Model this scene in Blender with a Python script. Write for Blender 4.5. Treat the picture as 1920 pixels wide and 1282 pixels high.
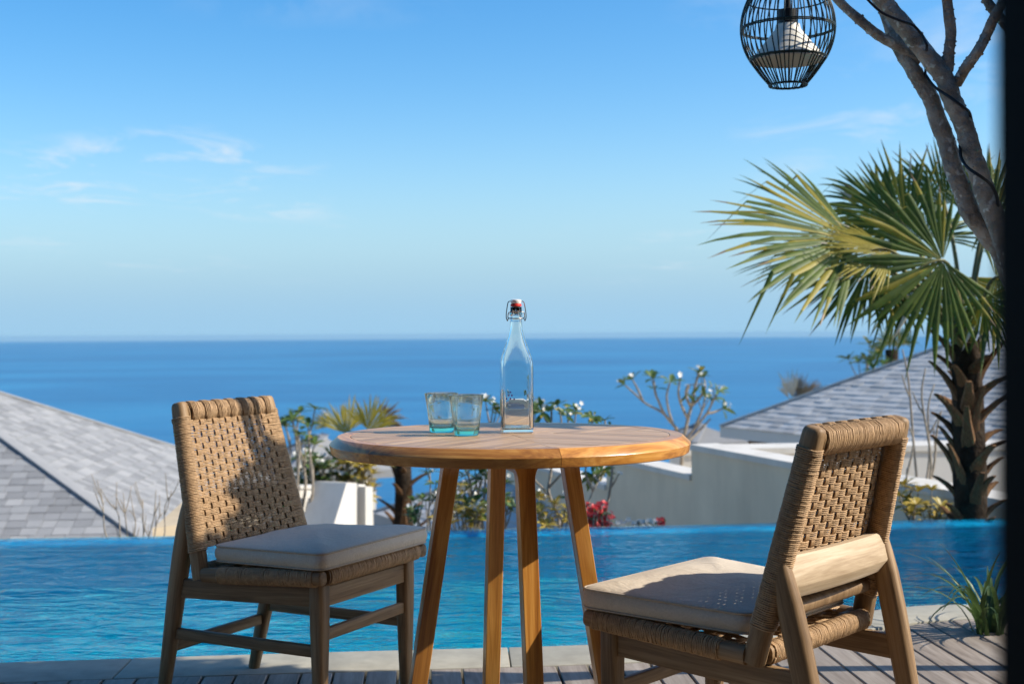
import bpy, math, random
import numpy as np
from mathutils import Matrix, Vector

sc = bpy.context.scene
for o in list(bpy.data.objects):
    bpy.data.objects.remove(o)
C = sc.collection
R = math.radians
rng = random.Random(7)

# ------------------------------------------------------------------ camera
F_PX, CAM_H, PIT, ROLL = 2441.86, 0.9706, -0.0061, 0.0060
cam_d = bpy.data.cameras.new('camera')
cam = bpy.data.objects.new('camera', cam_d)
C.objects.link(cam)
cam_d.sensor_width = 36
cam_d.lens = F_PX / 1920 * 36
cam_d.clip_start = 0.05
cam_d.clip_end = 90000
_cr, _sr = math.cos(ROLL), math.sin(ROLL)
_r, _f = Vector((1, 0, 0)), Vector((0, math.cos(PIT), math.sin(PIT)))
_u = Vector((0, -math.sin(PIT), math.cos(PIT)))
_X, _Y = _r * _cr - _u * _sr, _r * _sr + _u * _cr
m3 = Matrix((_X, _Y, -_f)).transposed()
cam.matrix_world = Matrix.Translation((0, 0, CAM_H)) @ m3.to_4x4()
cam_d.dof.use_dof = True
cam_d.dof.focus_distance = 2.85
cam_d.dof.aperture_fstop = 5.6
sc.camera = cam

# ------------------------------------------------------------------ world
SUN_EL, SUN_AZ = 37.0, 6.0           # azimuth: degrees from +X towards the camera (-Y)
w = bpy.data.worlds.new('World')
sc.world = w
w.use_nodes = True
nt = w.node_tree
nt.nodes.clear()
def N(t, ty, **kw):
    n = t.nodes.new(ty)
    for k, v in kw.items():
        setattr(n, k, v)
    return n
out = N(nt, 'ShaderNodeOutputWorld')
bg = N(nt, 'ShaderNodeBackground')
bg.inputs['Strength'].default_value = 0.12
sky = N(nt, 'ShaderNodeTexSky', sky_type='NISHITA', sun_disc=False)
sky.sun_elevation = R(SUN_EL)
sky.sun_rotation = R(90 + SUN_AZ)
sky.altitude = 0
sky.air_density = 1.0
sky.dust_density = 1.0
sky.ozone_density = 3.0
hs = N(nt, 'ShaderNodeHueSaturation')
hs.inputs['Saturation'].default_value = 1.4
# thin high cloud: noise on a flat layer overhead, patchy
tc = N(nt, 'ShaderNodeTexCoord')
sep = N(nt, 'ShaderNodeSeparateXYZ')
mx = N(nt, 'ShaderNodeMath', operation='MAXIMUM')
mx.inputs[1].default_value = 0.02
dx = N(nt, 'ShaderNodeMath', operation='DIVIDE')
dy = N(nt, 'ShaderNodeMath', operation='DIVIDE')
cmb = N(nt, 'ShaderNodeCombineXYZ')
mp = N(nt, 'ShaderNodeMapping')
CLOUD_OFF = (10.15, 0.75, 0.0)
mp.inputs['Location'].default_value = CLOUD_OFF
mp.inputs['Scale'].default_value = (1.0, 0.55, 1.0)
n1 = N(nt, 'ShaderNodeTexNoise')
n1.inputs['Scale'].default_value = 1.5
n1.inputs['Detail'].default_value = 9
n1.inputs['Roughness'].default_value = 0.68
n1.inputs['Distortion'].default_value = 0.6
n2 = N(nt, 'ShaderNodeTexNoise')
n2.inputs['Scale'].default_value = 0.28
n2.inputs['Detail'].default_value = 2
r1 = N(nt, 'ShaderNodeMapRange')
r1.inputs['From Min'].default_value = 0.50
r1.inputs['From Max'].default_value = 0.74
r2 = N(nt, 'ShaderNodeMapRange')
r2.inputs['From Min'].default_value = 0.525
r2.inputs['From Max'].default_value = 0.63
mm = N(nt, 'ShaderNodeMath', operation='MULTIPLY')
ms = N(nt, 'ShaderNodeMath', operation='MULTIPLY')
ms.inputs[1].default_value = 1.0
fd = N(nt, 'ShaderNodeMapRange')      # layer thins out towards the horizon
fd.inputs['From Min'].default_value = 0.03
fd.inputs['From Max'].default_value = 0.09
mf = N(nt, 'ShaderNodeMath', operation='MULTIPLY')
mix = N(nt, 'ShaderNodeMixRGB')
mix.inputs['Color2'].default_value = (3.9, 4.35, 4.75, 1)
L = nt.links.new
L(tc.outputs['Generated'], sep.inputs[0])
L(sep.outputs['Z'], mx.inputs[0])
L(sep.outputs['X'], dx.inputs[0]); L(mx.outputs[0], dx.inputs[1])
L(sep.outputs['Y'], dy.inputs[0]); L(mx.outputs[0], dy.inputs[1])
L(dx.outputs[0], cmb.inputs[0]); L(dy.outputs[0], cmb.inputs[1])
L(cmb.outputs[0], mp.inputs[0])
L(mp.outputs[0], n1.inputs['Vector']); L(mp.outputs[0], n2.inputs['Vector'])
L(n1.outputs[0], r1.inputs['Value']); L(n2.outputs[0], r2.inputs['Value'])
L(r1.outputs[0], mm.inputs[0]); L(r2.outputs[0], mm.inputs[1])
L(mm.outputs[0], ms.inputs[0])
L(sep.outputs['Z'], fd.inputs['Value'])
L(ms.outputs[0], mf.inputs[0]); L(fd.outputs[0], mf.inputs[1])
wb = N(nt, 'ShaderNodeMixRGB', blend_type='MULTIPLY')      # white balance of the picture
wb.inputs['Fac'].default_value = 1
wb.inputs['Color2'].default_value = (1.0, 1.005, 1.0, 1)
L(sky.outputs[0], wb.inputs['Color1'])
L(wb.outputs[0], hs.inputs['Color'])
# sea haze low round the whole horizon
ex = N(nt, 'ShaderNodeMath', operation='MULTIPLY'); ex.inputs[1].default_value = -1 / .092 ** 2
sq_ = N(nt, 'ShaderNodeMath', operation='POWER'); sq_.inputs[1].default_value = 2
z0_ = N(nt, 'ShaderNodeMath', operation='MAXIMUM'); z0_.inputs[1].default_value = 0
ee = N(nt, 'ShaderNodeMath', operation='EXPONENT')
hz = N(nt, 'ShaderNodeMixRGB'); hz.inputs['Color2'].default_value = (1.80, 3.08, 4.20, 1)
L(sep.outputs['Z'], z0_.inputs[0]); L(z0_.outputs[0], sq_.inputs[0]); L(sq_.outputs[0], ex.inputs[0]); L(ex.outputs[0], ee.inputs[0]); L(ee.outputs[0], hz.inputs['Fac'])
L(hs.outputs[0], hz.inputs['Color1'])
L(hz.outputs[0], mix.inputs['Color1'])
L(mf.outputs[0], mix.inputs['Fac'])
L(mix.outputs[0], bg.inputs['Color'])
L(bg.outputs[0], out.inputs['Surface'])

# ------------------------------------------------------------------ sun
sd = bpy.data.lights.new('sun', 'SUN')
sd.energy = 4.2
sd.angle = R(0.53)
sd.color = (1.0, 0.93, 0.82)
sun = bpy.data.objects.new('sun', sd)
C.objects.link(sun)
SUN_DIR = Vector((math.cos(R(SUN_EL)) * math.cos(R(SUN_AZ)), -math.cos(R(SUN_EL)) * math.sin(R(SUN_AZ)), math.sin(R(SUN_EL))))
sun.rotation_euler = SUN_DIR.to_track_quat('Z', 'Y').to_euler()
sun.location = (6, -1, 6)

sc.view_settings.view_transform = 'Standard'
sc.view_settings.look = 'None'
sc.view_settings.exposure = 0.737
sc.view_settings.gamma = 1.0
sc.render.engine = 'CYCLES'
sc.cycles.max_bounces = 12
sc.cycles.transmission_bounces = 12
sc.cycles.transparent_max_bounces = 24
sc.cycles.sample_clamp_indirect = 6.0

# ------------------------------------------------------------------ helpers
def at(u, v, d=None, z=None):
    """world point seen at photo pixel (1920 wide) at depth d, or at height z"""
    a, b = u - 960, v - 641
    U, V = a * _cr - b * _sr, a * _sr + b * _cr
    c, s = math.cos(PIT), math.sin(PIT)
    D = Vector((U, F_PX * c + V * s, F_PX * s - V * c))
    t = (z - CAM_H) / D.z if z is not None else d / D.y
    return D * t + Vector((0, 0, CAM_H))

class MB:
    def __init__(s):
        s.v = []; s.f = []; s.n = 0; s.mi = []
    def add(s, vs, fs, mi=0):
        b = s.n
        s.mi.extend([mi] * len(fs))
        s.v.extend([tuple(v) for v in vs]); s.n += len(vs)
        s.f.extend([tuple(i + b for i in f) for f in fs])
    def box(s, lo, hi):
        x0, y0, z0 = lo; x1, y1, z1 = hi
        s.add([(x0,y0,z0),(x1,y0,z0),(x1,y1,z0),(x0,y1,z0),(x0,y0,z1),(x1,y0,z1),(x1,y1,z1),(x0,y1,z1)],
              [(0,3,2,1),(4,5,6,7),(0,1,5,4),(1,2,6,5),(2,3,7,6),(3,0,4,7)])
    def loft(s, rings, cap=True, closed=False):
        n = len(rings[0]); vs = [p for r in rings for p in r]; fs = []
        m = len(rings)
        for i in range(m if closed else m - 1):
            a, b = i * n, ((i + 1) % m) * n
            for j in range(n):
                k = (j + 1) % n
                fs.append((a + j, a + k, b + k, b + j))
        if cap and not closed:
            fs.append(tuple(range(n))[::-1]); fs.append(tuple(range((m - 1) * n, m * n)))
        s.add(vs, fs)
    def tube(s, pts, rad, n=6, cap=True, closed=False, flat=1.0):
        P = np.array([tuple(p) for p in pts], float); m = len(P)
        if np.isscalar(rad): rad = [rad] * m
        T = np.empty_like(P)
        if closed:
            T = np.roll(P, -1, 0) - np.roll(P, 1, 0)
        else:
            T[1:-1] = P[2:] - P[:-2]; T[0] = P[1] - P[0]; T[-1] = P[-1] - P[-2]
        T /= np.linalg.norm(T, axis=1)[:, None] + 1e-12
        up = np.array([0, 0, 1.0]) if abs(T[0][2]) < .9 else np.array([1.0, 0, 0])
        u = np.cross(T[0], up); u /= np.linalg.norm(u)
        ang = np.arange(n) * 2 * math.pi / n; ca, sa = np.cos(ang), np.sin(ang)
        rings = []
        for i in range(m):
            u = u - T[i] * (u @ T[i]); u /= np.linalg.norm(u) + 1e-12
            v = np.cross(T[i], u)
            rings.append(P[i] + rad[i] * (ca[:, None] * u + flat * sa[:, None] * v))
        s.loft([r.tolist() for r in rings], cap, closed)
    def lathe(s, prof, n=24, cx=0, cy=0):
        rings = []
        for r, z in prof:
            rings.append([(cx + r * math.cos(2*math.pi*k/n), cy + r * math.sin(2*math.pi*k/n), z) for k in range(n)])
        s.loft(rings, cap=True)
    def build(s, name, mat, parent=None, M=None, sharp=35, smooth=True):
        me = bpy.data.meshes.new(name)
        vs = s.v
        if M is not None:
            A = np.array(M.inverted()); V = np.array(vs)
            vs = (V @ A[:3, :3].T + A[:3, 3]).tolist()
        me.from_pydata(vs, [], s.f)
        if smooth:
            me.polygons.foreach_set('use_smooth', [True] * len(me.polygons))
            if sharp: me.set_sharp_from_angle(angle=R(sharp))
        if isinstance(mat, (list, tuple)):
            for q in mat: me.materials.append(q)
            me.polygons.foreach_set('material_index', s.mi)
        else: me.materials.append(mat)
        me.update()
        o = bpy.data.objects.new(name, me)
        C.objects.link(o)
        if parent: o.parent = parent
        if M is not None: o.matrix_local = M
        return o

def frame(p0, p1, up=(0, 0, 1)):
    """matrix with x along p0->p1, origin at the middle"""
    p0, p1 = Vector(p0), Vector(p1)
    x = (p1 - p0).normalized(); z = Vector(up)
    z = (z - x * z.dot(x)).normalized(); y = z.cross(x)
    M = Matrix((x, y, z)).transposed().to_4x4(); M.translation = (p0 + p1) / 2
    return M, (p1 - p0).length

def rrect(w, h, r, n=3):
    pts = []
    for cx, cy, a0 in ((w/2-r, h/2-r, 0), (-w/2+r, h/2-r, 90), (-w/2+r, -h/2+r, 180), (w/2-r, -h/2+r, 270)):
        for k in range(n + 1):
            a = R(a0 + 90 * k / n)
            pts.append((cx + r * math.cos(a), cy + r * math.sin(a)))
    return pts

def bar(name, p0, p1, w, h, mat, parent=None, up=(0, 0, 1), r=.003, taper=1.0):
    """beam from p0 to p1: w across, h along up; its own x axis runs along the grain"""
    M, l = frame(p0, p1, up)
    b = MB(); rings = []
    for x, k, e in ((-l/2, 1, .0015), (-l/2+.0015, 1, 0), (l/2-.0015, taper, 0), (l/2, taper, .0015)):
        rings.append([(x, py, pz) for py, pz in rrect(w * k - 2*e, h * k - 2*e, min(r, w*k*.49, h*k*.49))])
    b.loft(rings)
    o = b.build(name, mat, parent)
    o.matrix_local = M
    return o

def tag(o, label, cat=None, group=None, kind=None):
    if label: o['label'] = label
    if cat: o['category'] = cat
    if group: o['group'] = group
    if kind: o['kind'] = kind
    return o
def thing(name, label, cat, loc=(0, 0, 0), rotz=0, group=None):
    o = bpy.data.objects.new(name, None)
    o.empty_display_size = .1
    C.objects.link(o); o.location = loc; o.rotation_euler = (0, 0, rotz)
    return tag(o, label, cat, group)
def struct(o):
    o['kind'] = 'structure'; return o
def copy_tree(o, parent=None):
    c = o.copy(); C.objects.link(c); c.parent = parent
    for ch in list(o.children): copy_tree(ch, c)
    return c
def smooth_path(pts, k=4):
    """Catmull-Rom through points (any dimension)"""
    P = np.array([tuple(p) for p in pts], float)
    P = np.vstack([2*P[0]-P[1], P, 2*P[-1]-P[-2]])
    o = []
    for i in range(1, len(P) - 2):
        for t in np.arange(k) / k:
            a, b, c, d = P[i-1], P[i], P[i+1], P[i+2]
            o.append(.5 * ((2*b) + (-a+c)*t + (2*a-5*b+4*c-d)*t*t + (-a+3*b-3*c+d)*t**3))
    o.append(P[-2]); return o

# ------------------------------------------------------------------ materials
def mat(name):
    m = bpy.data.materials.new(name); m.use_nodes = True
    t = m.node_tree
    return m, t, t.nodes['Principled BSDF']
def ramp(t, stops):
    r = N(t, 'ShaderNodeValToRGB')
    e = r.color_ramp.elements
    while len(e) < len(stops): e.new(.5)
    for i, (p, c) in enumerate(stops):
        e[i].position = p; e[i].color = (*c, 1)
    return r
def noise(t, vec, scale, detail=4, rough=.55, dist=0):
    n = N(t, 'ShaderNodeTexNoise')
    n.inputs['Scale'].default_value = scale; n.inputs['Detail'].default_value = detail
    n.inputs['Roughness'].default_value = rough; n.inputs['Distortion'].default_value = dist
    if vec is not None: t.links.new(vec, n.inputs['Vector'])
    return n
def mapping(t, vec, scale=(1, 1, 1), loc=None):
    m = N(t, 'ShaderNodeMapping'); m.inputs['Scale'].default_value = scale
    t.links.new(vec, m.inputs['Vector'])
    if loc is not None: t.links.new(loc, m.inputs['Location'])
    return m
def bump(t, p, h, strength=.3, dist=.002):
    b = N(t, 'ShaderNodeBump'); b.inputs['Strength'].default_value = strength; b.inputs['Distance'].default_value = dist
    t.links.new(h, b.inputs['Height']); t.links.new(b.outputs[0], p.inputs['Normal'])
    return b
def wood(name, dark, mid, light, rough=.5, spec=.4, fine=1.0, var=.25, bmp=.25):
    m, t, p = mat(name)
    tc = N(t, 'ShaderNodeTexCoord'); oi = N(t, 'ShaderNodeObjectInfo')
    off = N(t, 'ShaderNodeVectorMath', operation='SCALE'); off.inputs[0].default_value = (7.3, 3.1, 5.7)
    t.links.new(oi.outputs['Random'], off.inputs['Scale'])
    a = mapping(t, tc.outputs['Object'], (1.6, 26*fine, 26*fine), off.outputs[0])
    n1 = noise(t, a.outputs[0], 1.0, 5, .6, 1.4)
    b = mapping(t, tc.outputs['Object'], (9, 260*fine, 260*fine), off.outputs[0])
    n2 = noise(t, b.outputs[0], 1.0, 3, .6)
    mixn = N(t, 'ShaderNodeMath', operation='MULTIPLY_ADD')
    mixn.inputs[1].default_value = .35
    t.links.new(n2.outputs[0], mixn.inputs[0]); t.links.new(n1.outputs[0], mixn.inputs[2])
    r = ramp(t, [(.45, dark), (.66, mid), (.9, light)])
    t.links.new(mixn.outputs[0], r.inputs[0])
    hv = N(t, 'ShaderNodeHueSaturation')
    mr = N(t, 'ShaderNodeMapRange'); mr.inputs['To Min'].default_value = 1 - var; mr.inputs['To Max'].default_value = 1 + var
    t.links.new(oi.outputs['Random'], mr.inputs['Value']); t.links.new(mr.outputs[0], hv.inputs['Value'])
    t.links.new(r.outputs[0], hv.inputs['Color']); t.links.new(hv.outputs[0], p.inputs['Base Color'])
    p.inputs['Roughness'].default_value = rough; p.inputs['Specular IOR Level'].default_value = spec
    if bmp: bump(t, p, mixn.outputs[0], bmp, .0015)
    return m
def plain(name, col, rough=.6, spec=.3, var=.0, nscale=8, namp=.15, bmp=0, bscale=60, metal=0, objvar=0, bdist=.002):
    m, t, p = mat(name)
    tc = N(t, 'ShaderNodeTexCoord')
    n = noise(t, tc.outputs['Object'], nscale, 6, .6)
    r = ramp(t, [(.3, tuple(c*(1-namp) for c in col)), (.7, tuple(min(1, c*(1+namp)) for c in col))])
    t.links.new(n.outputs[0], r.inputs[0])
    src = r.outputs[0]
    if objvar:
        oi = N(t, 'ShaderNodeObjectInfo'); hv = N(t, 'ShaderNodeHueSaturation'); mr = N(t, 'ShaderNodeMapRange')
        mr.inputs['To Min'].default_value = 1-objvar; mr.inputs['To Max'].default_value = 1+objvar
        t.links.new(oi.outputs['Random'], mr.inputs['Value']); t.links.new(mr.outputs[0], hv.inputs['Value'])
        t.links.new(src, hv.inputs['Color']); src = hv.outputs[0]
    t.links.new(src, p.inputs['Base Color'])
    p.inputs['Roughness'].default_value = rough; p.inputs['Specular IOR Level'].default_value = spec
    p.inputs['Metallic'].default_value = metal
    if bmp:
        nb = noise(t, tc.outputs['Object'], bscale, 4, .6); bump(t, p, nb.outputs[0], bmp, bdist)
    return m

M_TEAK = wood('teak_oiled', (.22, .078, .014), (.44, .185, .034), (.66, .34, .085), rough=.30, spec=.5, var=.22)
M_TOP = wood('teak_top', (.27, .15, .070), (.42, .255, .13), (.54, .355, .195), rough=.42, spec=.4, var=.12)
M_CWOOD = wood('teak_weathered', (.100, .054, .021), (.215, .130, .061), (.335, .222, .117), rough=.55, spec=.3, var=.10)
M_CPALE = wood('teak_bleached_lit', (.26, .175, .095), (.43, .32, .20), (.58, .46, .32), rough=.6, spec=.3, var=.05)  # bleached crossbar teak, with its sunlit brightness put into the colour
M_DECK = wood('deck_wood', (.14, .110, .085), (.24, .198, .160), (.335, .288, .24), rough=.7, spec=.2, fine=.6, var=.18, bmp=.5)
M_CORD = plain('paper_cord', (.39, .25, .132), rough=.62, spec=.25, nscale=90, namp=.28, bmp=.4, bscale=700)
M_CUSH = plain('cushion_linen', (.53, .45, .35), rough=.9, spec=.1, nscale=220, namp=.10, bmp=.25, bscale=900, bdist=.0006)
def wrinkle(m):
    t = m.node_tree; p = t.nodes['Principled BSDF']; fine = p.inputs['Normal'].links[0].from_node
    tc = N(t, 'ShaderNodeTexCoord'); a = mapping(t, tc.outputs['Object'], (9, 13, 9)); n = noise(t, a.outputs[0], 1.0, 3, .55, 1.2)
    b = N(t, 'ShaderNodeBump'); b.inputs['Strength'].default_value = .55; b.inputs['Distance'].default_value = .010
    t.links.new(n.outputs[0], b.inputs['Height']); t.links.new(b.outputs[0], fine.inputs['Normal'])
wrinkle(M_CUSH)
M_PIPE = plain('cushion_piping', (.42, .35, .27), rough=.9, spec=.1, nscale=200, namp=.1)
M_COPE = plain('coping_stone', (.34, .315, .25), rough=.75, spec=.2, nscale=14, namp=.14, bmp=.3, bscale=160, objvar=.07)
M_DARK = plain('dark_void', (.03, .028, .025), rough=.9, spec=.1)

# ------------------------------------------------------------------ sea, hillside
def sea():
    b = MB(); Re = 6.371e6; h = -39.0
    radii = [30 * (1.19 ** i) for i in range(44)]
    radii = [r for r in radii if r < 42000]
    n = 72; rings = []
    for r in radii:
        rings.append([(r*math.cos(2*math.pi*k/n), r*math.sin(2*math.pi*k/n), h - r*r/(2*Re)) for k in range(n)])
    b.loft(rings, cap=False)
    b.add([(30*math.cos(2*math.pi*k/n), 30*math.sin(2*math.pi*k/n), h) for k in range(n)], [tuple(range(n))])
    m, t, p = mat('sea_water')
    p.inputs['Base Color'].default_value = (.004, .085, .22, 1)
    p.inputs['Roughness'].default_value = .32
    p.inputs['IOR'].default_value = 1.33
    tc = N(t, 'ShaderNodeTexCoord')
    a = mapping(t, tc.outputs['Object'], (.012, .030, .02)); n1 = noise(t, a.outputs[0], 1, 8, .65)
    c = mapping(t, tc.outputs['Object'], (.0016, .0030, .001)); n2 = noise(t, c.outputs[0], 1, 8, .68, .8)
    r = ramp(t, [(.3, (.003, .075, .20)), (.5, (.006, .12, .27)), (.72, (.02, .20, .37))])
    t.links.new(n2.outputs[0], r.inputs[0]); t.links.new(r.outputs[0], p.inputs['Base Color'])
    bump(t, p, n1.outputs[0], .5, 3.0)
    return struct(b.build('sea', m, sharp=None))
sea()
def ground_z(x, y):
    return -.75 - max(0, y - 7) * .22 + .1 * math.sin(x * .7 + y * .3)
def terrain():
    b = MB()
    xs = [-260, -160, -100, -60] + [x * 2.0 for x in range(-20, 21)] + [60, 100, 160, 260]
    ys = [-120, -60, -20, -5, 3, 6.0] + [7.05 + 1.5 * i for i in range(20)] + [45, 60, 80, 110, 150, 200, 240]
    vs = []; fs = []
    for y in ys:
        for x in xs:
            z = -2.2 if y < 7 else ground_z(x, y)
            vs.append((x, y, z))
    n = len(xs)
    for j in range(len(ys) - 1):
        for i in range(n - 1):
            fs.append((j*n+i, j*n+i+1, (j+1)*n+i+1, (j+1)*n+i))
    b.add(vs, fs)
    m = plain('hillside_soil', (.46, .385, .27), rough=.95, spec=.05, nscale=.8, namp=.5, bmp=.6, bscale=6, bdist=.1)
    return struct(b.build('hillside_ground', m, sharp=None))
terrain()

# ------------------------------------------------------------------ deck, coping, pool
cope_in = smooth_path([(-7, 3.1), (-4, 3.5), (-2.5, 3.74), (-1.5, 3.86), (-.6, 3.955), (.25, 4.035), (.72, 4.15), (1.1, 4.42), (1.42, 4.575), (1.75, 4.60), (3, 4.62), (7, 4.65)], 10)
cope_in = np.array(cope_in)
def in_y(x): return float(np.interp(x, cope_in[:, 0], cope_in[:, 1]))
COPE_W = .205
def deck_y(x):
    # edge of the boards: coping width measured across the curve
    s = (in_y(x + .05) - in_y(x - .05)) / .1
    return in_y(x) - COPE_W * math.sqrt(1 + s * s)
far_pts = np.array([(-14, 5.9), (-7, 6.15), (-2.55, 6.456), (-1.69, 6.508), (-.97, 6.57), (-.25, 6.66), (.8, 6.77), (1.45, 6.84), (2.59, 6.95), (6, 7.2), (14, 7.6)])
def far_y(x): return float(np.interp(x, far_pts[:, 0], far_pts[:, 1]))

def deck():
    b = MB()
    b.add([(-7, -.2, -.10), (7, -.2, -.10), (7, 2.9, -.10), (-7, 2.9, -.10)], [(0, 1, 2, 3)])
    xs = np.linspace(-7, 7, 90)
    vs = [(x, 2.9, -.1) for x in xs] + [(x, deck_y(x) + .02, -.1) for x in xs]
    n = len(xs)
    b.add(vs, [(i, i+1, n+i+1, n+i) for i in range(n-1)])
    d = struct(b.build('deck', M_DARK))
    d['label'] = 'weathered grey timber deck between the house and the pool'
    pitch, gap, sl = .0925, .0075, math.tan(R(-4.0))
    k = -36
    while k < 36:
        x0 = -.2385 + k * pitch            # board edge at y = 3.7
        def X(xe, y): return xe + (y - 3.7) * sl
        a, c = x0 + gap / 2, x0 + pitch - gap / 2
        if -2.9 < x0 < 2.6:
            ya = yb = 3.9
            for _ in range(12):
                ya = deck_y(X(a, ya)) - .006; yb = deck_y(X(c, yb)) - .006
            y0 = .56; ch = .0022; th = .024; dz = rng.uniform(-.0012, .0006)
            bb = MB()
            def ring(y_a, y_c, z, e, inset):
                return [(X(a+e, y0), y0, z), (X(c-e, y0), y0, z), (X(c-e, y_c), y_c - inset, z), (X(a+e, y_a), y_a - inset, z)]
            bb.loft([ring(ya, yb, -th, 0, 0), ring(ya, yb, -ch + dz, 0, 0), ring(ya, yb, dz, ch, ch)])
            Mx, l = frame((X(x0, y0), y0, 0), (X(x0, 3.7), 3.7, 0))
            o = bb.build('deck_board', M_DECK, d, Mx, sharp=30)
        k += 1
deck()

m, t, p = mat('pool_tile')
tc = N(t, 'ShaderNodeTexCoord')
vo = N(t, 'ShaderNodeTexVoronoi'); vo.inputs['Scale'].default_value = 9; vo.inputs['Randomness'].default_value = .35
t.links.new(tc.outputs['Object'], vo.inputs['Vector'])
sx = N(t, 'ShaderNodeSeparateColor'); t.links.new(vo.outputs['Color'], sx.inputs[0])
n0 = noise(t, tc.outputs['Object'], 1.6, 4, .6)
nn = N(t, 'ShaderNodeMath', operation='MULTIPLY_ADD'); nn.inputs[1].default_value = .62
n0s = N(t, 'ShaderNodeMath', operation='MULTIPLY_ADD'); n0s.inputs[1].default_value = .9; n0s.inputs[2].default_value = -.25
t.links.new(n0.outputs[0], n0s.inputs[0]); t.links.new(sx.outputs[0], nn.inputs[0]); t.links.new(n0s.outputs[0], nn.inputs[2])
rr = ramp(t, [(.15, (.001, .17, .33)), (.5, (.002, .52, .62)), (.85, (.02, .92, .88))])
t.links.new(nn.outputs[0], rr.inputs[0]); t.links.new(rr.outputs[0], p.inputs['Base Color'])
p.inputs['Roughness'].default_value = .6
M_TILE = m
m, t, p = mat('pool_wall_tile')
tc = N(t, 'ShaderNodeTexCoord')
nn = noise(t, tc.outputs['Object'], 2.6, 5, .65)
rr = ramp(t, [(.3, (.004, .30, .52)), (.7, (.008, .52, .74))])
t.links.new(nn.outputs[0], rr.inputs[0]); t.links.new(rr.outputs[0], p.inputs['Base Color'])
M_WTILE = m
m, t, p = mat('pool_water')
t.nodes.remove(p)
o_ = t.nodes['Material Output']
tc = N(t, 'ShaderNodeTexCoord')
def wmap(sx, sy, rot):
    m = mapping(t, tc.outputs['Object'], (sx, sy, 1)); m.inputs['Rotation'].default_value = (0, 0, R(rot)); return m
a1 = wmap(2.6, 6.2, -9); w1 = noise(t, a1.outputs[0], 1.0, 3, .55, .9)
a2 = wmap(6.5, 15, 8); w2 = noise(t, a2.outputs[0], 1.0, 3, .55, .8)
a3 = wmap(.8, 1.7, -20); w3 = noise(t, a3.outputs[0], 1.0, 2, .5, .4)
ad = N(t, 'ShaderNodeMath', operation='MULTIPLY_ADD'); ad.inputs[1].default_value = .36
t.links.new(w2.outputs[0], ad.inputs[0]); t.links.new(w1.outputs[0], ad.inputs[2])
ae = N(t, 'ShaderNodeMath', operation='MULTIPLY_ADD'); ae.inputs[1].default_value = .9
t.links.new(w3.outputs[0], ae.inputs[0]); t.links.new(ad.outputs[0], ae.inputs[2])
bp = N(t, 'ShaderNodeBump'); bp.inputs['Strength'].default_value = 1.0; bp.inputs['Distance'].default_value = .074
t.links.new(ae.outputs[0], bp.inputs['Height'])
fr = N(t, 'ShaderNodeFresnel'); fr.inputs['IOR'].default_value = 1.33
gl = N(t, 'ShaderNodeBsdfGlossy'); gl.inputs['Roughness'].default_value = .03
rf = N(t, 'ShaderNodeBsdfRefraction'); rf.inputs['IOR'].default_value = 1.33; rf.inputs['Roughness'].default_value = .02
rf.inputs['Color'].default_value = (.62, .93, 1, 1)
tr = N(t, 'ShaderNodeBsdfTransparent'); tr.inputs['Color'].default_value = (.62, .93, 1, 1)
mA = N(t, 'ShaderNodeMixShader'); mA.inputs[0].default_value = .55
mB = N(t, 'ShaderNodeMixShader')
for n_ in (fr, gl, rf): t.links.new(bp.outputs[0], n_.inputs['Normal'])
t.links.new(tr.outputs[0], mA.inputs[1]); t.links.new(rf.outputs[0], mA.inputs[2])
fs_ = N(t, 'ShaderNodeMath', operation='MULTIPLY'); fs_.inputs[1].default_value = .58
t.links.new(fr.outputs[0], fs_.inputs[0]); t.links.new(fs_.outputs[0], mB.inputs[0]); t.links.new(mA.outputs[0], mB.inputs[1]); t.links.new(gl.outputs[0], mB.inputs[2])
t.links.new(mB.outputs[0], o_.inputs['Surface'])
M_WATER = m

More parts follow.
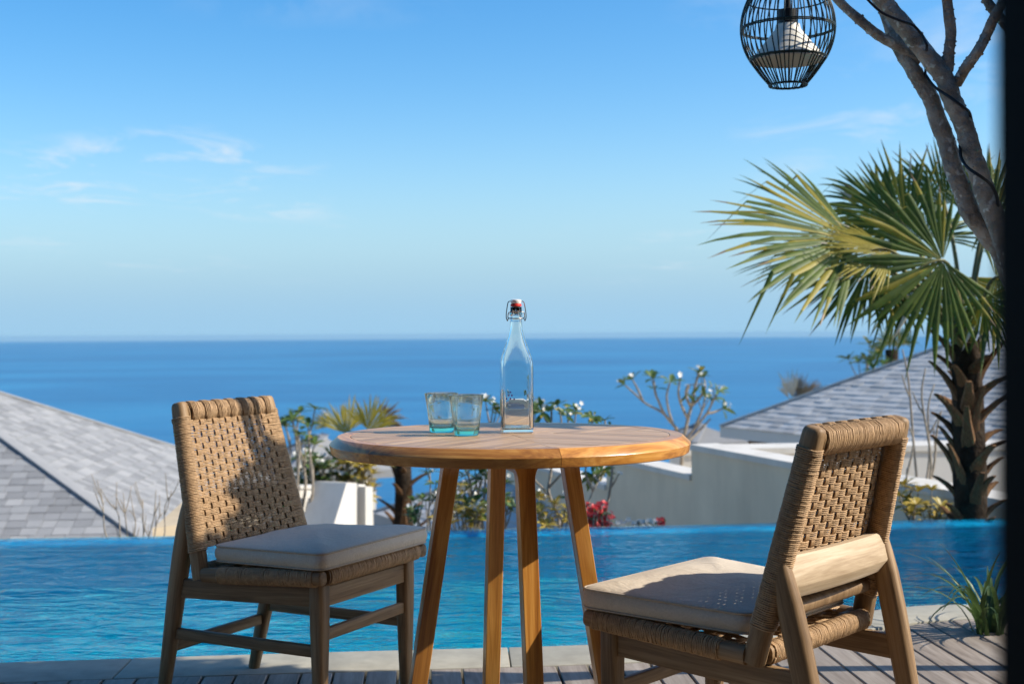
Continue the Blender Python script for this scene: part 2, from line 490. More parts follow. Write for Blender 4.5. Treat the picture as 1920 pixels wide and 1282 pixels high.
def pool():
    xs = np.linspace(-6.8, 6.8, 120); WZ = -.028; FZ = -1.25
    n = len(xs); near = [in_y(x) for x in xs]; far = [far_y(x) for x in xs]
    b = MB()
    # floor and inner walls
    vs = [(x, a + .02, FZ) for x, a in zip(xs, near)] + [(x, f - .22, FZ) for x, f in zip(xs, far)]
    b.add(vs, [(i, i+1, n+i+1, n+i) for i in range(n-1)])
    vs = [(x, a + .02, FZ) for x, a in zip(xs, near)] + [(x, a + .02, -.012) for x, a in zip(xs, near)]
    b.add(vs, [(i, n+i, n+i+1, i+1) for i in range(n-1)])
    vs = [(x, f - .22, FZ) for x, f in zip(xs, far)] + [(x, f - .22, WZ-.012) for x, f in zip(xs, far)] + [(x, f, WZ-.014) for x, f in zip(xs, far)] + [(x, f + .01, FZ-.6) for x, f in zip(xs, far)]
    for q in range(3):
        b.add(vs[q*n:(q+2)*n], [(i, i+1, n+i+1, n+i) for i in range(n-1)], 1)
    for e in (0, n-1):
        b.add([(xs[e], near[e], FZ), (xs[e], far[e]-.22, FZ), (xs[e], far[e]-.22, -.03), (xs[e], near[e], -.03)], [(0,1,2,3)])
    struct(b.build('pool_basin', [M_TILE, M_WTILE], sharp=30))
    b = MB()
    K = 8
    vs = []
    for i in range(K+1):
        s = i / K
        for x, a, f in zip(xs, near, far):
            vs.append((x, (a+.02)*(1-s) + (f+.004)*s, WZ))
    b.add(vs, [(j*n+i, j*n+i+1, (j+1)*n+i+1, (j+1)*n+i) for j in range(K) for i in range(n-1)])
    struct(b.build('pool_water', M_WATER, sharp=None))
    # coping bed and stones
    b = MB()
    vs = [(x, deck_y(x) - .004, -.03) for x in xs] + [(x, in_y(x) + .018, -.03) for x in xs] + [(x, in_y(x) + .018, -.2) for x in xs]
    b.add(vs, [(i, i+1, n+i+1, n+i) for i in range(n-1)] + [(n+i, n+i+1, 2*n+i+1, 2*n+i) for i in range(n-1)])
    cp = struct(b.build('pool_coping', M_COPE))
    cp['label'] = 'curved pale stone kerb along the near edge of the pool'
    cuts = [-.018 - 1.135/2 * k for k in range(5, -1, -1)] + [-.018 + .58 * k for k in range(1, 6)]
    for x0, x1 in zip(cuts[:-1], cuts[1:]):
        x0 += .0018; x1 -= .0018
        xx = np.linspace(x0, x1, 9); bb = MB()
        def nrm(x):
            s = (in_y(x + .03) - in_y(x - .03)) / .06
            q = math.sqrt(1 + s*s); return (s/q, -1/q)
        def ring(z, e):
            o = []
            ex = lambda x: x0 + e + (x - x0) * (x1 - x0 - 2*e) / (x1 - x0)
            for x in xx: o.append((ex(x), in_y(ex(x)) + .032 - e, z))
            for x in xx[::-1]:
                q = nrm(ex(x)); o.append((ex(x) + q[0]*(COPE_W-e)*.5, in_y(ex(x)) + q[1]*(COPE_W-e), z))
            return o
        dz = rng.uniform(-.0008, .0008)
        bb.loft([ring(-.032, 0), ring(-.004, 0), ring(-.001+dz, .0015), ring(dz, .004)])
        bb.build('coping_stone', M_COPE, cp, sharp=40)
pool()

# ------------------------------------------------------------------ table
TX, TD, TH = -.0056, 2.9078, .7476
ROT = R(-77)      # direction of the near leg (slightly right of the camera)
def table():
    t = thing('round_table', 'round oiled teak table on four splayed legs between the two chairs', 'table', (TX, TD, 0))
    # disc under the slats
    b = MB(); b.lathe([(.0, TH-.034), (.36, TH-.034), (.36, TH-.012), (0, TH-.012)][1:3] if False else [(.0005, TH-.034), (.37, TH-.034), (.37, TH-.012), (.0005, TH-.012)], 96)
    top = b.build('tabletop', M_TEAK, t)
    # rim of six curved segments
    prof = [(.3545, TH-.032), (.3545, TH-.0008), (.3555, TH), (.3818, TH), (.3835, TH-.0008), (.3995, TH-.0158), (.4003, TH-.0175), (.3965, TH-.0355), (.394, TH-.0375), (.36, TH-.0375)]
    base = ROT + R(1.5)
    for k in range(6):
        a0 = base + R(60*k) + .0012; a1 = base + R(60*(k+1)) - .0012
        bb = MB(); rings = []
        for i in range(25):
            a = a0 + (a1-a0) * i/24
            rings.append([(r*math.cos(a), r*math.sin(a), z) for r, z in prof])
        bb.loft(rings)
        am = (a0+a1)/2
        Mx = Matrix.Rotation(am + math.pi/2, 4, 'Z'); Mx.translation = (.38*math.cos(am), .38*math.sin(am), TH)
        bb.build('rim_segment', M_TEAK, top, Mx, sharp=25)
    # slats: four quadrants, slats run along each quadrant's bisector
    RI = .3533; wd = .0465; g = .0011
    for q in range(4):
        bis = ROT + R(45 + 90*q)
        k = -8
        while k <= 8:
            s0, s1 = (k-.5)*wd + g/2, (k+.5)*wd - g/2
            k += 1
            # local: x along bisector, y across; sector |y| < x ; circle radius RI
            lim = RI * math.sin(R(45)) - .002
            if s0 > lim or s1 < -lim: continue
            a, c = max(s0, -lim), min(s1, lim)
            if c - a < .004: continue
            xin = lambda y: abs(y) + .0009
            xout = lambda y: math.sqrt(max(RI*RI - y*y, 0))
            ys = sorted(set([a, c] + ([0.0] if a < 0 < c else []) + [a + (c-a)*i/4 for i in range(5)]))
            poly = [(xout(y), y) for y in ys] + [(xin(y), y) for y in ys[::-1]]
            cx = sum(x for x, _ in poly)/len(poly); cy = sum(y for _, y in poly)/len(poly)
            dz = rng.uniform(-.0004, .0002)
            def ring(z, e): return [(cx + (x-cx)*(1-e/.05*.0+0) - e*math.copysign(1, x-cx)*0, cy + (y-cy)*(1-2*e/(c-a)), z) for x, y in poly]
            bb = MB(); bb.loft([ring(TH-.011, 0), ring(TH-.0007+dz, 0), ring(TH+dz, .0006)])
            Mq = Matrix.Rotation(bis, 4, 'Z')
            bb.v = [tuple(Mq @ Vector(v)) for v in bb.v]
            Mx = Mq.copy(); Mx.translation = Mq @ Vector((cx, cy, TH))
            bb.build('slat', M_TOP, top, Mx, sharp=30)
    # legs and cross brace
    for k in range(4):
        a = ROT + R(90*k); rd = Vector((math.cos(a), math.sin(a), 0)); tg = Vector((-rd.y, rd.x, 0))
        rings = []; hw = .0182
        for z, extra in ((0, -.003), (.004, -.001), (.3, 0), (.655, 0), (.668, .001), (.680, .0045), (.690, .011), (.698, .022), (.7095, .024)):
            r = .243 - .157 * z
            c = rd * r + Vector((0, 0, z)); s = hw + (min(extra, 0))
            wt = hw + extra
            rings.append([tuple(c + rd*px*s*1.0 + tg*py*wt) for px, py in ((-.93,-1),(.93,-1),(1,-.93),(1,.93),(.93,1),(-.93,1),(-1,.93),(-1,-.93))])
        bb = MB(); bb.loft(rings)
        Mx, _ = frame(rd*.243, rd*(.243-.157*.7) + Vector((0, 0, .7)), rd)
        bb.build('leg', M_TEAK, t, Mx, sharp=35)
    for k in range(2):
        a = ROT + R(90*k); rd = Vector((math.cos(a), math.sin(a), 0))
        z = .690 if k else .6895
        bar('brace', rd*-.118 + Vector((0,0,z)), rd*.118 + Vector((0,0,z)), .034, .036 - .002*k, M_TEAK, t)
    return t
table()

# ------------------------------------------------------------------ glass things on the table
def glass_mat(name, tint, dens=0, thru=.35):
    m, t, p = mat(name); t.nodes.remove(p); o = t.nodes['Material Output']
    g = N(t, 'ShaderNodeBsdfGlass'); g.inputs['IOR'].default_value = 1.48; g.inputs['Roughness'].default_value = 0.0
    g.inputs['Color'].default_value = (.985, .995, .99, 1)
    tr = N(t, 'ShaderNodeBsdfTransparent'); tr.inputs['Color'].default_value = (.93, .98, .97, 1)
    mx = N(t, 'ShaderNodeMixShader'); mx.inputs[0].default_value = thru
    t.links.new(g.outputs[0], mx.inputs[1]); t.links.new(tr.outputs[0], mx.inputs[2])
    t.links.new(mx.outputs[0], o.inputs['Surface'])
    if dens:
        va = N(t, 'ShaderNodeVolumeAbsorption'); va.inputs['Color'].default_value = (*tint, 1); va.inputs['Density'].default_value = dens
        t.links.new(va.outputs[0], o.inputs['Volume'])
    return m
M_TUMB = glass_mat('aqua_glass', (.10, .88, .78), 34, .12)
M_BOTT = glass_mat('clear_glass', (.6, .9, .85), 3, .0)
M_PORC = plain('white_porcelain', (.80, .78, .74), rough=.25, spec=.5, namp=.02)
M_RED = plain('red_rubber', (.62, .03, .02), rough=.5)
M_WIRE = plain('steel_wire', (.30, .27, .24), rough=.35, metal=1, namp=.1)
M_DOT = plain('purple_print', (.10, .015, .16), rough=.6, namp=.05)
M_INK = plain('grey_print', (.22, .22, .30), rough=.6, namp=.05)

def tumbler(px, py, rot, label):
    t = thing('drinking_glass', label, 'glass', (px, py, TH), rot, 'tumblers beside the bottle')
    b = MB(); h = .0895
    def wob(r, a, z): return r * (1 + .008*math.sin(3*a + z*60) + .006*math.sin(5*a - z*90))
    prof = [(.004, .0015), (.018, .0012), (.0255, .0004), (.0268, .0015), (.0278, .006), (.0305, .03), (.034, .06), (.0382, h-.001), (.0385, h), (.0370, h+.0006), (.0357, h-.001), (.0318, .06), (.0282, .03), (.0255, .0145), (.0225, .0118), (.004, .0112)]
    n = 48; rings = [[(wob(r, 2*math.pi*k/n, z)*math.cos(2*math.pi*k/n), wob(r, 2*math.pi*k/n, z)*math.sin(2*math.pi*k/n), z) for k in range(n)] for r, z in prof]
    b.loft(rings)
    body = b.build('glass_body', M_TUMB, t, sharp=None)
    # seed bubbles trapped in the hand-blown wall
    b = MB(); rr = random.Random(int(px*1000))
    for _ in range(70):
        a = rr.uniform(0, 2*math.pi); z = rr.uniform(.012, .082); r = .0264 + (z-.002)*.135 - .0008; s = rr.uniform(.00035, .0008)
        c = (r*math.cos(a), r*math.sin(a), z)
        b.add([(c[0]+s,c[1],c[2]),(c[0]-s,c[1],c[2]),(c[0],c[1]+s,c[2]),(c[0],c[1]-s,c[2]),(c[0],c[1],c[2]+s),(c[0],c[1],c[2]-s)],
              [(0,2,4),(2,1,4),(1,3,4),(3,0,4),(2,0,5),(1,2,5),(3,1,5),(0,3,5)])
    bu = b.build('seed_bubbles', M_BUB, body, sharp=None); bu['kind'] = 'stuff'
    return t
M_BUB = plain('bubble', (.35, .40, .38), rough=.2, spec=.6)
tumbler(-.1615, 2.966, .4, 'aqua glass tumbler partly hidden behind the other tumbler, farther from the bottle')
tumbler(-.1015, 2.872, 2.1, 'aqua glass tumbler standing in front, nearer to the bottle')

def bottle():
    t = thing('glass_bottle', 'clear square swing-top glass bottle with white stopper on the table', 'bottle', (.0095, 2.962, TH), R(4))
    S = .0362     # half width of the body
    def ringpts(half, sq, z, n=48):
        o = []
        for k in range(n):
            a = 2*math.pi*k/n; c, s = math.cos(a), math.sin(a)
            e = 2 + 12*sq*sq
            r = (abs(c)**e + abs(s)**e) ** (-1/e)
            o.append((half*r*c, half*r*s, z))
        return o
    outer = [(.033, 1, 0.0006), (.0352, 1, .0012), (S, 1, .004), (S, 1, .10), (S, 1, .148), (.0352, .85, .160), (.0325, .55, .174), (.0275, .25, .190), (.0220, .1, .206), (.0175, 0, .222), (.0145, 0, .236), (.0135, 0, .252), (.0135, 0, .262), (.0152, 0, .264), (.0152, 0, .270), (.0135, 0, .272), (.0132, 0, .282), (.0128, 0, .2845)]
    inner = [(.0095, 0, .2845), (.0095, 0, .25), (.0108, 0, .236), (.0140, 0, .222), (.0185, .1, .206), (.0242, .25, .190), (.0292, .55, .174), (.0320, .85, .160), (.0330, 1, .148), (.0330, 1, .10), (.0330, 1, .012), (.030, 1, .0085), (.012, 1, .0115)]
    b = MB(); b.loft([ringpts(h, q, z) for h, q, z in outer + inner])
    body = b.build('glass_body', M_BOTT, t, sharp=None)
    b = MB(); b.lathe([(.006, .279), (.009, .280), (.0096, .2855)], 24); b.build('plug', M_PORC, t)
    b = MB(); b.lathe([(.009, .2856), (.0125, .286), (.0128, .289), (.0115, .2915), (.009, .292)], 24); b.build('gasket', M_RED, t)
    b = MB(); b.lathe([(.009, .2921), (.0112, .2923), (.0116, .2935), (.0125, .2985), (.0120, .3005), (.0085, .3018), (.001, .302)], 24)
    b.build('stopper', M_PORC, t)
    # wire bail
    b = MB(); wr = .0011
    b.tube([(.0164*math.cos(a), .0164*math.sin(a), .2585) for a in np.linspace(0, 2*math.pi, 25)[:-1]], wr, 6, closed=True)
    for s in (-1, 1):
        b.tube(smooth_path([(s*.0120, 0, .2972), (s*.0165, -.001, .2965), (s*.0192, -.002, .2905), (s*.0222, -.004, .271), (s*.0225, -.0045, .2605), (s*.0205, -.004, .2550), (s*.0175, -.003, .2578)], 4), wr, 6)
        b.tube(smooth_path([(s*.0162, -.001, .2585), (s*.0190, -.006, .2615), (s*.0180, -.011, .2700), (s*.0155, -.0145, .2725)], 4), wr, 6)
        b.tube([(s*.0205, -.004, .2550), (s*.0195, -.004, .2525)], wr*1.5, 6)
    b.tube(smooth_path([(-.0155, -.0145, .2725), (-.010, -.0165, .2730), (0, -.0175, .2728), (.010, -.0165, .2730), (.0155, -.0145, .2725)], 3), wr*.9, 6)
    b.build('wire_bail', M_WIRE, t)
    # printed mark: six purple dots in a triangle and a row of small grey letters
    yf = -S - .0003; s = 1/834.0
    b = MB(); b2 = MB()
    for dx, dz in ((-13.7, 77.1), (-16.5, 71.3), (-11, 71), (-21, 65), (-13.7, 65), (-6.7, 64.3)):
        c = (dx*s, dz*s); r = .00185; n = 12
        b.add([(c[0] + r*math.cos(2*math.pi*k/n), yf, c[1] + r*math.sin(2*math.pi*k/n)) for k in range(n)], [tuple(range(n))])
    b.build('printed_dots', M_DOT, t, smooth=False)
    x = -27.0
    for wl in (2.2, 2.6, 1.2, 2.4, 2.2, 2.8, 1.2, 2.4, 2.2):
        for q in (0, wl):
            b2.add([((x+q)*s, yf, 55.2*s), ((x+q+.55)*s, yf, 55.2*s), ((x+q+.55)*s, yf, 58.6*s), ((x+q)*s, yf, 58.6*s)], [(0,1,2,3)])
        x += wl + 1.4
    b2.build('printed_letters', M_INK, t, smooth=False)
    return t
bottle()

# ------------------------------------------------------------------ chairs
XB, YB, ZB, XT, YT, ZT = -.1793, .2335, .4208, -.2710, .1970, .7979
KX = (XT-XB)/(ZT-ZB); _n = math.sqrt(1+KX*KX)
NF = (1/_n, 0, -KX/_n)            # forward normal of the back
def Yw(z): return YB + (z-ZB)/(ZT-ZB)*(YT-YB)
def bp_(y, z, d): return (XB + KX*(z-ZB) + d*NF[0], y, z + d*NF[2])
CR = .0019
SW, SDp = .034, .043              # stile width, depth
def wrap_path(center, ua, va, ax, w, h, r, L0, L1, pitch, jit, rr, npt=10):
    """helix round a rounded-rectangle rail running along ax"""
    prof = rrect(w + 2*CR, h + 2*CR, r + CR, 2)
    m = len(prof); pts = []
    turns = int((L1-L0)/pitch); ph = 0
    for i in range(turns):
        j0 = rr.uniform(-jit, jit); rs = rr.uniform(-.0003, .0010)
        for k in range(m):
            s = L0 + pitch*(i + k/m) + j0*math.sin(math.pi*k/m*2)
            px, py = prof[k]
            q = math.hypot(px, py); px *= 1+rs/q; py *= 1+rs/q
            pts.append(center + ax*s + ua*px + va*py)
    return pts

def cushion(root):
    # trapezoid outline with rounded corners, tilted slightly back
    cor = [(.218, .2475), (.218, -.2475), (-.160, -.204), (-.160, .204)]
    rad = [.030, .030, .034, .034]
    outl = []
    for i in range(4):
        p0, p1, p2 = Vector(cor[i-1]), Vector(cor[i]), Vector(cor[(i+1) % 4])
        a, c = (p0-p1).normalized(), (p2-p1).normalized()
        s, e = p1 + a*rad[i], p1 + c*rad[i]
        for k in range(7):
            u = k/6; outl.append((1-u)**2*s + 2*u*(1-u)*p1 + u*u*e)
        nxt = cor[(i+1) % 4]; p3 = Vector(nxt); e2 = p3 + (p1-p3).normalized()*rad[(i+1) % 4]
        for k in range(1, 10): outl.append(e.lerp(e2, k/10))
    ctr = Vector((.028, 0)); T = lambda x: (x-.2)*.030      # tilt
    th0, th1 = .3965, .4405
    rr = random.Random(3)
    ph = [rr.uniform(0, 6) for _ in range(6)]
    def wig(p): return .0022*math.sin(p.y*26+ph[0]) + .0018*math.sin(p.x*31+ph[1]) + .0012*math.sin((p.x+p.y)*52+ph[2])
    rings = []
    def ring(k, z, out=0, dome=0):
        o = []
        for q in outl:
            d = (q-ctr); p = ctr + d*k + d.normalized()*out
            o.append((p.x, p.y, z + T(p.x) + (dome + wig(p)*min(1, dome*120))))
        return o
    for k in (.02, .35, .7, .9, .965): rings.append(ring(k, th0 + .001))
    rings += [ring(.99, th0 + .002), ring(1, th0+.005, .0005), ring(1, th0+.012, .0048), ring(1, th0+.022, .0068), ring(1, th0+.032, .0048), ring(1, th1-.004, .0005), ring(.992, th1-.001)]
    for k in (.965, .92, .85, .75, .6, .45, .3, .15, .02): rings.append(ring(k, th1, 0, .021*(1-k**2.2)))
    b = MB(); b.loft(rings)
    c = b.build('cushion', M_CUSH, root, sharp=None)
    for z in (th0+.0035, th1-.0025):
        b = MB(); b.tube(ring(1, z, .0012), .0026, 6, closed=True); b.build('piping', M_PIPE, c, sharp=None)
    return c

def make_chair(label):
    rr = random.Random(11)
    t = thing('dining_chair', label, 'chair', group='woven teak dining chairs')
    # --- backrest: two stiles (mesh) carrying rail, cords and straps
    stl = []
    for s in (-1, 1):
        b = MB()
        rings = []
        for z, k in ((.348, .94), (.352, 1), (.45, 1), (.60, 1), (.772, 1), (.786, .985), (.793, .93), (.797, .82), (.7995, .62)):
            yc = s*(Yw(z) - SW/2)
            rings.append([bp_(yc + px*k, z, -SDp/2 + py*k) for px, py in rrect(SW, SDp, .0125, 3)])
        b.loft(rings); stl.append(b)
    Mb, _ = frame(bp_(0, .35, -.02), bp_(0, .8, -.02), (1, 0, 0))
    yy = Yw(.7715) - SW + .004
    b = MB(); b.loft([[bp_(y, .7715 + py, -SDp/2 + px) for px, py in rrect(.040, .047, .016, 3)] for y in (-yy, yy)])
    Mr, _ = frame(bp_(0, .35, -.02), bp_(0, .8, -.02), (1, 0, 0))
    back = b.build('backrest', M_CWOOD, t, Mb, sharp=50)
    inv = Mb.inverted()
    def sub(mb, name, mt, kind=None, sharp=None):
        mb.v = [tuple(inv @ Vector(v)) for v in mb.v]
        o = mb.build(name, mt, back, sharp=sharp)
        if kind: o['kind'] = kind
        return o
    for q in stl: sub(q, 'stile', M_CWOOD, sharp=50)
    # rails
    for zc, hh, dd, nm in ((.437, .03, .03, 'bottom_rail'),):
        yy = Yw(zc) - SW + .004
        b = MB(); b.loft([[bp_(y, zc + py, -SDp/2 + px) for px, py in rrect(dd-.003, hh-.003, .016 if hh > .04 else .01, 3)] for y in (-yy, yy)])
        sub(b, nm, M_CWOOD, sharp=40)
    ua, va = Vector(NF), Vector((KX/_n, 0, 1/_n))
    b = MB(); zc = .7715; yy = Yw(zc) - SW - .001
    b.tube(wrap_path(Vector(bp_(0, zc, -SDp/2)), ua, va, Vector((0, 1, 0)), .0435, .050, .018, -yy, yy, .0040, .0022, rr), CR, 5)
    sub(b, 'rail_wrap', M_CORD, 'stuff')
    # horizontal cord bands
    NB, PIT_R = 13, .01555; z0 = .4300; rows = 21
    def bandy(j, z):
        a = Yw(z) - SW - .001
        return a * (2*(j+.5)/NB - 1)
    AMP = .0027; D0 = -.0035
    def ztop_row(i): return z0 + i*PIT_R
    for i in range(rows):
        b = MB()
        for q in range(4):
            z = z0 + i*PIT_R + (q-1.5)*.00385 + rr.uniform(-.0003, .0003)
            Y = Yw(z); a = Y - SW; r = CR*rr.uniform(.90, 1.12)
            def half(s):
                e = rr.uniform(-.0004, .0006)
                return [(s*(a-.001), -.012), (s*(a-.0015), -.034), (s*(a+.008), -SDp-CR-e), (s*(Y-.013), -SDp-CR-e), (s*(Y-.003), -SDp+.004-e), (s*(Y+CR+e), -SDp+.013), (s*(Y+CR+e), -.013), (s*(Y-.003), -.0035+e), (s*(Y-.0125), CR*.9+e), (s*(a+.010), CR*.8+e)]
            path = [(y, d, z + rr.uniform(-.0005, .0005)) for y, d in half(-1)]
            sp = 2*(a-.001)/NB
            for j in range(NB):
                yj = bandy(j, z); sg = 1 if (i+j) % 2 == 0 else -1
                jz = rr.uniform(-.0004, .0004)
                path += [(yj - sp*.335, D0 + sg*AMP*.85, z + jz), (yj, D0 + sg*(AMP+.0008), z + jz), (yj + sp*.335, D0 + sg*AMP*.85, z + jz)]
            path += [(y, d, z + rr.uniform(-.0005, .0005)) for y, d in half(1)[::-1]]
            b.tube([bp_(y, zz, d) for y, d, zz in path], r, 5)
        sub(b, 'cord_band', M_CORD)
    # short extra wraps on the stiles above the weave
    b = MB()
    for s in (-1, 1):
        z = z0 + rows*PIT_R - .0058
        while z < .7605:
            Y = Yw(z)
            pr = rrect(SW + 2*CR, SDp + 2*CR, .0145, 3)
            b.tube([bp_(s*(Y-SW/2) + px, z + rr.uniform(-.0005, .0005), -SDp/2 + py) for px, py in pr], CR, 5, closed=True)
            z += .0039
        z = .4225
        while z > .4185:
            Y = Yw(z); pr = rrect(SW + 2*CR, SDp + 2*CR, .0145, 3)
            b.tube([bp_(s*(Y-SW/2) + px, z, -SDp/2 + py) for px, py in pr], CR, 5, closed=True)
            z -= .0039
    sub(b, 'stile_wrap', M_CORD, 'stuff')
    # vertical straps
    for j in range(NB):
        b = MB()
        for q in range(4):
            off = (q-1.5)
            pts = []
            for i in range(rows):
                z = z0 + i*PIT_R; sg = -1 if (i+j) % 2 == 0 else 1
                y = bandy(j, z) + off*.0033
                pts += [bp_(y, z-.0060, D0 + sg*AMP*.8), bp_(y, z, D0 + sg*AMP*1.15), bp_(y, z+.0060, D0 + sg*AMP*.8)]
            if j % 2 == 0:
                yt = bandy(j, .76); ex = off*.0062 + rr.uniform(-.001, .001)
                # fans out over the top rail
                for yo, z, d in ((.6, .7495, .0045), (.9, .768, .0062), (1, .785, .0055), (1, .7955, -.001), (1, .7990, -.012), (1, .7965, -.020)):
                    pts.append(bp_(yt + ex*yo + off*.003*(1-yo), z, d))
            else:
                yt = bandy(j, .76)
                for z, d in ((.7495, -.006), (.7465, -.02)):
                    pts.append(bp_(yt + off*.003, z, d))
            b.tube(pts, CR*1.12, 4)
        sub(b, 'cord_strap', M_CORD)
    # --- crossbar at the back, where the rear legs end
    for_ = []
    b = MB(); rings = []
    for k in range(9):
        s = -1 + k/4.0
        y = s*.196; bow = -.010*(1-s*s)
        x0 = -.2385 + bow
        pr = [(x0+.020, .545), (x0-.002, .547), (x0-.006, .543), (x0-.020, .494), (x0-.0195, .490), (x0-.002, .466), (x0+.022, .470)]
        rings.append([(x, y, z) for x, z in pr])
    b.loft(rings)
    Mc, _ = frame((-.23, -.2, .51), (-.23, .2, .51))
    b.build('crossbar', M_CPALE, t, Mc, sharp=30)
    # --- legs
    for s in (-1, 1):
        rings = []
        path = [(-.3485, .1895, .0, .0125), (-.3475, .190, .004, .0140), (-.327, .1935, .10, .0165), (-.305, .1975, .20, .0190), (-.285, .2010, .30, .0208), (-.266, .2040, .39, .0216), (-.250, .2065, .46, .0210), (-.2375, .2085, .505, .0195), (-.2300, .2095, .541, .0155)]
        for x, y, z, r in path:
            rings.append([(x + px*1.12, s*y + py*.93, z - px*.22) for px, py in rrect(2*r, 2*r, r*.72, 3)])
        b = MB(); b.loft(rings)
        Ml, _ = frame((-.3485, s*.19, 0), (-.236, s*.209, .53), (1, 0, 0))
        b.build('leg', M_CWOOD, t, Ml, sharp=50)
        rings = []
        for z, r in ((0, .0115), (.003, .0130), (.12, .0170), (.24, .0202), (.30, .0208), (.352, .0208), (.3545, .0195)):
            rings.append([(.1724 + px, s*.1962 + py, z) for px, py in rrect(2*r, 2*r, r*.5, 3)])
        b = MB(); b.loft(rings)
        Ml, _ = frame((.1724, s*.1962, 0), (.1724, s*.1962, .355), (1, 0, 0))
        b.build('leg', M_CWOOD, t, Ml, sharp=50)
        # rails and stretchers on this side
        bar('side_apron', (-.288, s*.2005, .3085), (.156, s*.1962, .3235), .020, .050, M_CWOOD, t)
        bar('side_stretcher', (-.312, s*.1960, .1865), (.158, s*.1962, .1865), .017, .030, M_CWOOD, t, r=.004)
        # seat rail with wood ends, wrapped
        A, B = Vector((-.170, s*.2260, .3555)), Vector((.2120, s*.2330, .3775))
        M_, l = frame(A, B)
        bb = MB(); bb.loft([[(x, py*k, pz*k) for py, pz in rrect(.033, .036, .0135, 3)] for x, k in ((-l/2, 1), (-.02, 1), (l/2-.006, 1), (l/2-.0015, .9), (l/2, .75))])
        o = bb.build('seat_rail', M_CWOOD, t, sharp=50); o.matrix_local = M_
        b = MB(); ux, uy, uz = (M_.to_3x3() @ Vector(v) for v in ((1,0,0), (0,1,0), (0,0,1)))
        b.tube(wrap_path(M_.translation, uy, uz, ux, .033, .036, .0135, -l/2+.055, l/2-.022, .0040, .0020, rr), CR, 5)
        cw = b.build('cord_wrap', M_CORD, o, sharp=None)
        cw.matrix_local = M_.inverted(); cw['kind'] = 'stuff'
    bar('front_apron', (.1724, -.178, .3215), (.1724, .178, .3215), .020, .050, M_CWOOD, t)
    bar('front_stretcher', (.1724, -.181, .2264), (.1724, .181, .2264), .017, .030, M_CWOOD, t, r=.004)
    bar('rear_stretcher', (-.3165, -.178, .148), (-.3165, .178, .148), .017, .030, M_CWOOD, t, r=.004)
    for x, z, hw, nm in ((.2005, .3768, .212, 'front_rail'), (-.197, .3575, .205, 'rear_rail')):
        M_, l = frame((x, -hw, z), (x, hw, z))
        bb = MB(); bb.loft([[(q, py, pz) for py, pz in rrect(.032, .036, .013, 3)] for q in (-l/2, l/2)])
        o = bb.build(nm, M_CWOOD, t, sharp=50); o.matrix_local = M_
        ux, uy, uz = (M_.to_3x3() @ Vector(v) for v in ((1,0,0), (0,1,0), (0,0,1)))
        b = MB(); b.tube(wrap_path(M_.translation, uy, uz, ux, .032, .036, .013, -l/2+.006, l/2-.006, .0040, .0020, rr), CR, 5)
        cw = b.build('cord_wrap', M_CORD, o, sharp=None); cw.matrix_local = M_.inverted(); cw['kind'] = 'stuff'
    # woven seat under the cushion: flat cord bands both ways
    for k in range(11):
        y = -.19 + .038*k; b = MB()
        for q in range(5):
            pts = [(x, y + (q-2)*.0042, .3775 + (x-.0)*.055 + .002*(-1)**(i+k) + (-.012 if abs(x) < .17 else 0)*.3) for i, x in enumerate(np.linspace(-.19, .195, 12))]
            b.tube(pts, .0020, 4)
        b.build('seat_strap', M_CORD, t, sharp=None)
    for k in range(10):
        x = -.165 + .038*k; b = MB()
        for q in range(5):
            pts = [(x + (q-2)*.0042, y, .3775 + x*.055 - .002*(-1)**(i+k) - (.004 if abs(y) < .2 else 0)) for i, y in enumerate(np.linspace(-.215, .215, 12))]
            b.tube(pts, .0020, 4)
        b.build('seat_strap', M_CORD, t, sharp=None)
    cushion(t)
    return t
chair = make_chair('woven cord teak chair left of the table, facing right, seat cushion in shade')
chair.location = (-.5414, 3.4749, 0); chair.rotation_euler = (0, 0, R(-27.7855))
chair2 = copy_tree(chair)
chair2.location = (.4663, 2.7640, 0); chair2.rotation_euler = (0, 0, R(138.7577))
chair2['label'] = 'woven cord teak chair right of the table, seen from behind, cushion partly sunlit'

# ------------------------------------------------------------------ background villas
def rnd_island(name, cols, rough=.8, nscale=6, spec=.15):
    m, t, p = mat(name)
    g = N(t, 'ShaderNodeNewGeometry'); oi = N(t, 'ShaderNodeObjectInfo')
    ad = N(t, 'ShaderNodeMath', operation='ADD'); fr = N(t, 'ShaderNodeMath', operation='FRACT')
    t.links.new(g.outputs['Random Per Island'], ad.inputs[0]); t.links.new(oi.outputs['Random'], ad.inputs[1]); t.links.new(ad.outputs[0], fr.inputs[0])
    n = noise(t, g.outputs['Position'], nscale, 5, .65)
    mm = N(t, 'ShaderNodeMath', operation='MULTIPLY_ADD'); mm.inputs[1].default_value = .6
    sb = N(t, 'ShaderNodeMath', operation='SUBTRACT'); sb.inputs[1].default_value = .5
    t.links.new(n.outputs[0], sb.inputs[0])
    t.links.new(sb.outputs[0], mm.inputs[0]); t.links.new(fr.outputs[0], mm.inputs[2])
    r = ramp(t, [(i/(len(cols)-1), c) for i, c in enumerate(cols)])
    t.links.new(mm.outputs[0], r.inputs[0]); t.links.new(r.outputs[0], p.inputs['Base Color'])
    p.inputs['Roughness'].default_value = rough; p.inputs['Specular IOR Level'].default_value = spec
    return m
M_SHIN = rnd_island('timber_shingle', [(.19, .192, .192), (.235, .237, .237), (.265, .267, .265), (.32, .318, .312)])
M_SHIN2 = rnd_island('grey_shingle', [(.38, .365, .34), (.45, .435, .405), (.51, .49, .455), (.57, .545, .505)])
M_PLAS = plain('grey_plaster', (.66, .565, .42), rough=.85, spec=.1, nscale=1.3, namp=.10, bmp=.2, bscale=25)
